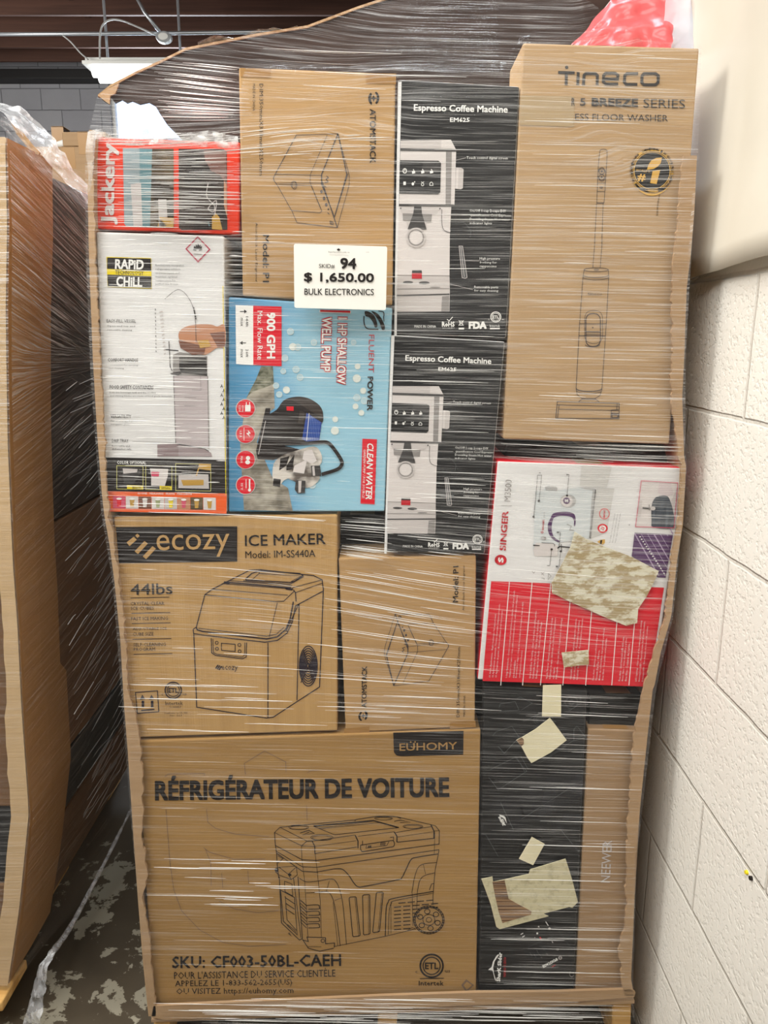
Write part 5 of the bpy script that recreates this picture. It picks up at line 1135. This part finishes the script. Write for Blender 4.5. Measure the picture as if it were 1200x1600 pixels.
crumple('bunched_film', [(141, 204), (170, 200), (210, 206), (250, 200), (290, 208), (330, 204), (372, 214)], [(141, 218), (200, 228), (260, 226), (320, 231), (374, 232)], -.036, -.034, film_mat('glare_gathered_film', .1, .6, 50, 50, .46, .64, uv=False), fo, 50, 8, .006, 40)  # film strip whitened to paint the glare above the orange carton
crumple('bunched_film', [(137, 205), (135, 240), (138, 270), (136, 300)], [(152, 200), (150, 235), (147, 262), (140, 300)], -.034, -.03, FILM_C, fo, 20, 8, .006)

# ------------------------------------------------------------------ red bag, milky sheet and paper at upper right
o = crumple('red_plastic_bag', [(898, 68), (930, 30), (965, -10), (985, -20), (1058, -20)], [(900, 80), (945, 80), (985, 82), (1015, 84), (1046, 84)], .30, .14, REDBAG, None, 36, 22, .03, 16, origin=P(980, 80, .2))
tag(o, 'crumpled red plastic bag on top of the floor washer carton', 'bag')
o = crumple('plastic_sheet', [(1040, -20), (1062, -22), (1085, -22), (1110, -22)], [(1036, 84), (1060, 88), (1082, 96), (1094, 104)], .20, .17, CLEARBAG, None, 20, 22, .016, 14, origin=P(1070, 90, .18))
tag(o, 'milky translucent plastic sheet hanging between the red bag and the wall', 'plastic sheet')
# paper sheet on the wall
vv = []; nu, nv = 40, 26
zlow = lambda y: lin([(-1.0, PX(1330, 372, WX - .02).z), (PX(1200, 400, WX - .02).y, PX(1200, 400, WX - .02).z), (PX(1130, 421, WX - .02).y, PX(1130, 421, WX - .02).z), (PX(1076, 436, WX - .02).y, PX(1076, 436, WX - .02).z), (.6, PX(1076, 436, WX - .02).z)], y)
for i in range(nu + 1):
    y = -.85 + 1.05 * i / nu
    for j in range(nv + 1):
        z0, z1 = zlow(y), 2.6; z = z0 + (z1 - z0) * j / nv
        d = .006 * noise.noise(Vector((y * 4, z * 3, 1))) + .004 * noise.noise(Vector((y * 11, z * 7, 4))) + .008 * max(0, 1 - j / 4)
        vv.append((WX - .016 - d, y, z))
o = mesh('paper_sheet', vv, [(i * (nv + 1) + j, (i + 1) * (nv + 1) + j, (i + 1) * (nv + 1) + j + 1, i * (nv + 1) + j + 1) for i in range(nu) for j in range(nv)], noisy('cream_paper', c(204, 197, 182), c(212, 206, 192), (3, 3, 3), rough=.6), None, (WX - .02, -.3, 1.5), smooth=True)
sd = o.modifiers.new('solid', 'SOLIDIFY'); sd.thickness = .0015
tag(o, 'large cream paper sheet hung on the white block wall', 'paper')
# disc coloured as the shade of a tiny hole, and a paint fleck
g = PX(1175, 1372, WX); mb = MB(); mb.tube([(WX + .001, g.y, g.z), (WX - .004, g.y, g.z)], .0035, 10); o = mb.build('wall_hole', INK, origin=(WX, g.y, g.z)); tag(o, 'tiny dark hole in the white block wall', 'wall hole')
g = PX(1168, 1363, WX); mb = MB(); mb.tube([(WX + .001, g.y, g.z), (WX - .004, g.y, g.z)], [.004, .003], 10); o = mb.build('wall_anchor', YEL, origin=(WX, g.y, g.z)); tag(o, 'tiny yellow anchor in the white block wall', 'wall anchor')

# ------------------------------------------------------------------ the pallet on the left
CL = [(8, 214), (11, 350), (9, 480), (10, 570), (12, 694), (20, 880), (27, 975), (33, 1100), (45, 1270), (37, 1350), (30, 1420), (12, 1540)]
YLF = .05
zb = P(10, 1543, YLF).z
lb = empty('pallet_box', (-1.25, .55, zb), 'tall brown cardboard pallet box at the left edge, wrapped in film', 'pallet box')
ys = [214 + (1540 - 214) * k / 60 for k in range(61)]; sw = [(b, a) for a, b in CL]
edge = [P(lin(sw, y), y, YLF) for y in ys]
# torn front strip
inn = [P(lin(sw, y) - (22 if y < 1100 else 27) - 2 * noise.noise(Vector((y * .05, 1, 1))) - random.uniform(0, 1.2), y, YLF) for y in ys]
n_ = len(ys); vv = edge + inn; vv += [q + Vector((0, .007, 0)) for q in vv]; ff = []; fm = []
for i in range(n_ - 1): ff += [(i, i + 1, n_ + i + 1, n_ + i), (n_ + i, n_ + i + 1, 3 * n_ + i + 1, 3 * n_ + i), (2 * n_ + i, 3 * n_ + i, 3 * n_ + i + 1, 2 * n_ + i + 1)]; fm += [0, 1, 0]
mesh('front_torn_edge', vv, ff, [K_L2, K_TORN], lb, None, fm)
# corner panel running back
wid = [(214, 47), (450, 52), (600, 62), (700, 60), (820, 57), (1000, 56), (1150, 64), (1270, 66), (1350, 70), (1540, 60)]
vv = []
for y, q in zip(ys, edge):
    dpt = .19 + .03 * (y > 1100) ; vv += [q + Vector((0, .004, 0)), q + Vector((.002, dpt * .5, 0)), q + Vector((0, dpt, 0))]
k3 = len(vv); vv += [q - Vector((.007, 0, 0)) for q in vv]
ff = [(i * 3 + k, i * 3 + k + 1, i * 3 + k + 4, i * 3 + k + 3) for i in range(n_ - 1) for k in (0, 1)]; ff += [tuple(k3 + a for a in reversed(q)) for q in ff]
mesh('corner_panel', vv, ff, K_L, lb)
MB().box(-1.75, YLF, zb - .008, edge[-1].x - .03, 1.1, zb).build('base', K_L, lb)
MB().box(-1.75, 1.09, zb, -.72, 1.1, 1.7).build('back_wall', K_L, lb)
def lcarton(name, y0, y1, m, lab, x0=-1.7, Y0=.075, dep=.9):
    a, b = P(lin(sw, y0), y0, YLF), P(lin(sw, y1), y1, YLF); xr_ = min(a.x, b.x) - .02
    e = empty(name, ((x0 + xr_) / 2, Y0 + dep / 2, b.z), lab, 'carton')
    MB().add([(x0, Y0, b.z), (b.x - .022, Y0, b.z), (b.x - .022, Y0 + dep, b.z), (x0, Y0 + dep, b.z), (x0, Y0, a.z), (a.x - .022, Y0, a.z), (a.x - .022, Y0 + dep, a.z), (x0, Y0 + dep, a.z)],
             [(3, 2, 1, 0), (4, 5, 6, 7), (0, 1, 5, 4), (1, 2, 6, 5), (2, 3, 7, 6), (3, 0, 4, 7)]).build('carton_body', m, e, bevel=.004)
    xm = (x0 + xr_) / 2; mesh('seam_tape', [(xm - .03, Y0, a.z + .001), (xm + .03, Y0, a.z + .001), (xm + .03, Y0 + dep, a.z + .001), (xm - .03, Y0 + dep, a.z + .001)], [(0, 1, 2, 3)], TAPE, e)
    return e
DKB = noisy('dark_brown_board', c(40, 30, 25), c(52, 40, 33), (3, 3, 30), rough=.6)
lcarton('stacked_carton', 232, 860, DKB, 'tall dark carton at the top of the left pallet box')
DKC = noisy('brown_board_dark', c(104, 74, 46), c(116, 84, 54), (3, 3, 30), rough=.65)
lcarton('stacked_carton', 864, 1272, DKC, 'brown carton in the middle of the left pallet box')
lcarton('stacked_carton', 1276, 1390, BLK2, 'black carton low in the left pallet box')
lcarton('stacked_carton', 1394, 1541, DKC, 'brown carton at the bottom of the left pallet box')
# torn flaps at the top
MB().prism([P(x, y, .16) for x, y in [(16, 190), (24, 196), (34, 206), (52, 228), (62, 238), (60, 242), (52, 240), (40, 226), (26, 210)]], (0, .005, 0)).build('torn_flap', K_TORN, lb)
# film round the left pallet
lf = empty('stretch_wrap', (-1.0, .6, .05), 'clear stretch wrap around the left-hand pallet with a twisted tail at its foot', 'plastic wrap')
vv = []; uu = []; NJ, NK = 40, 24
for j in range(NJ + 1):
    y = 214 + (1538 - 214) * j / NJ; q = P(lin(sw, y), y, YLF)
    for k in range(NK + 1):
        yy = YLF - .004 + (1.12) * k / NK; bul = .010 + .012 * math.sin(math.pi * k / NK) + .004 * noise.noise(Vector((yy * 6, q.z * 5, 3)))
        bul += .075 * max(0, min(1, (1.0 - q.z) / .85)) ** 2 * min(1, k / 9); zz = q.z; vv.append(Vector((q.x + bul, yy, zz)))
        sl = lin([(.3, .1), (.9, .15), (1.3, .25), (1.42, .25), (1.5, -.3), (1.9, -.28)], zz); uu.append((yy, zz - 0 * yy + (-sl) * (yy)))
ff = [(j * (NK + 1) + k, j * (NK + 1) + k + 1, (j + 1) * (NK + 1) + k + 1, (j + 1) * (NK + 1) + k) for j in range(NJ) for k in range(NK)]
o = mesh('side_film', vv, ff, FILM_L, lf, smooth=True); with_uv(o, uu)
vv = []; uu = []
for j in range(NJ + 1):
    y = 214 + (1538 - 214) * j / NJ; q = P(lin(sw, y), y, YLF)
    for k in range(5): vv.append(Vector((q.x + .008 - .25 * k, YLF - .008 - .002 * (k > 0), q.z))); uu.append((.25 * k, q.z))
o = mesh('front_film', vv, [(j * 5 + k, j * 5 + k + 1, j * 5 + k + 6, j * 5 + k + 5) for j in range(NJ) for k in range(4)], FILM_L, lf, smooth=True); with_uv(o, uu)
# creases on the side
cm = MB()
for _ in range(330):
    z = random.uniform(.35, 1.85); y0_ = random.uniform(.22, .6); ln = random.uniform(.04, .22)
    up = z > 1.42; sl = random.uniform(-.36, -.22) if up else random.uniform(.05, .3); n5 = 6; A_, B_, C_ = [], [], []
    for k in range(n5 + 1):
        yy = y0_ + ln * k / n5; zz = z + sl * ln * k / n5; qx = None
        ypx = None
        # position on the leaning corner line at this height
        best = min(range(len(edge)), key=lambda i: abs(edge[i].z - zz)); qx = edge[best].x + .027 + .075 * max(0, min(1, (1.0 - zz) / .85)) ** 2 * min(1, (yy - .046) / .42)
        w = .0007 * math.sin(math.pi * (k + .2) / (n5 + .4)) + .0002
        A_.append((qx, yy, zz + w)); B_.append((qx + .0015, yy, zz)); C_.append((qx, yy, zz - w))
    N = n5 + 1; cm.add(A_ + B_ + C_, [(k, k + 1, N + k + 1, N + k) for k in range(n5)] + [(N + k, N + k + 1, 2 * N + k + 1, 2 * N + k) for k in range(n5)], 0 if random.random() < .12 else 1)
co = cm.build('film_creases', [CREASE, CREASE2], lf, smooth=True); co['kind'] = 'stuff'
crumple('bunched_film', [(-10, 160), (8, 163), (30, 165), (60, 192), (90, 222), (94, 238), (100, 238), (114, 262), (128, 280), (150, 310)], [(-10, 172), (6, 176), (24, 196), (48, 228), (62, 240), (72, 252), (86, 270), (104, 288), (125, 304), (150, 330)], .22, .16, FILM_C, lf, 46, 14, .022, 20)
crumple('bunched_film', [(0, 176), (16, 190), (40, 222), (60, 242), (84, 268), (120, 300), (150, 326)], [(0, 196), (14, 214), (40, 240), (58, 262), (86, 290), (120, 316), (150, 344)], .15, .10, film_mat('thin_crumpled_film', .05, .45, 60, 60, .5, .7, uv=False), lf, 40, 10, .008, 26)
# twisted tail
tail = curve([(206, 1262), (170, 1335), (130, 1412), (104, 1458), (80, 1490)], 5)
mb = MB(); mb.tube([P(x, y, .62 - .55 * k / (len(tail) - 1)) for k, (x, y) in enumerate(tail)], [.004 + .003 * noise.noise(Vector((k * .8, 0, 0))) + .004 * k / len(tail) for k in range(len(tail))], 8)
mb.build('film_rope', FILM_C, lf, smooth=True)
crumple('film_tail', [(80, 1486), (66, 1500), (58, 1520), (52, 1540), (48, 1560), (40, 1590), (38, 1615)], [(84, 1492), (76, 1510), (72, 1530), (70, 1545), (66, 1565), (66, 1590), (62, 1615)], .06, .02, FILM_C, lf, 30, 10, .018, 40)
# wooden pallet on the left
lp = empty('wooden_pallet', (-1.25, .55, 0), 'wooden pallet under the left-hand pallet box', 'pallet')
xa = edge[-1].x - .035
for k in range(6):
    y = .02 + k * .19; MB().box(-1.78, y, zb - .034, xa + (.035 if k == 0 else -.06), y + .12, zb - .010).build('deck_board', WOOD, lp, bevel=.004)
for x in (-1.78, -1.32, xa - .11): MB().box(x, .025, .022, x + .04, 1.12, zb - .035).build('stringer', WOOD, lp, bevel=.004)
for k in range(3): MB().box(-1.78, .03 + .45 * k, 0, xa - .06, .15 + .45 * k, .021).build('bottom_board', WOOD, lp, bevel=.004)

for o in bpy.data.objects:
    if '_o' in o: del o['_o']
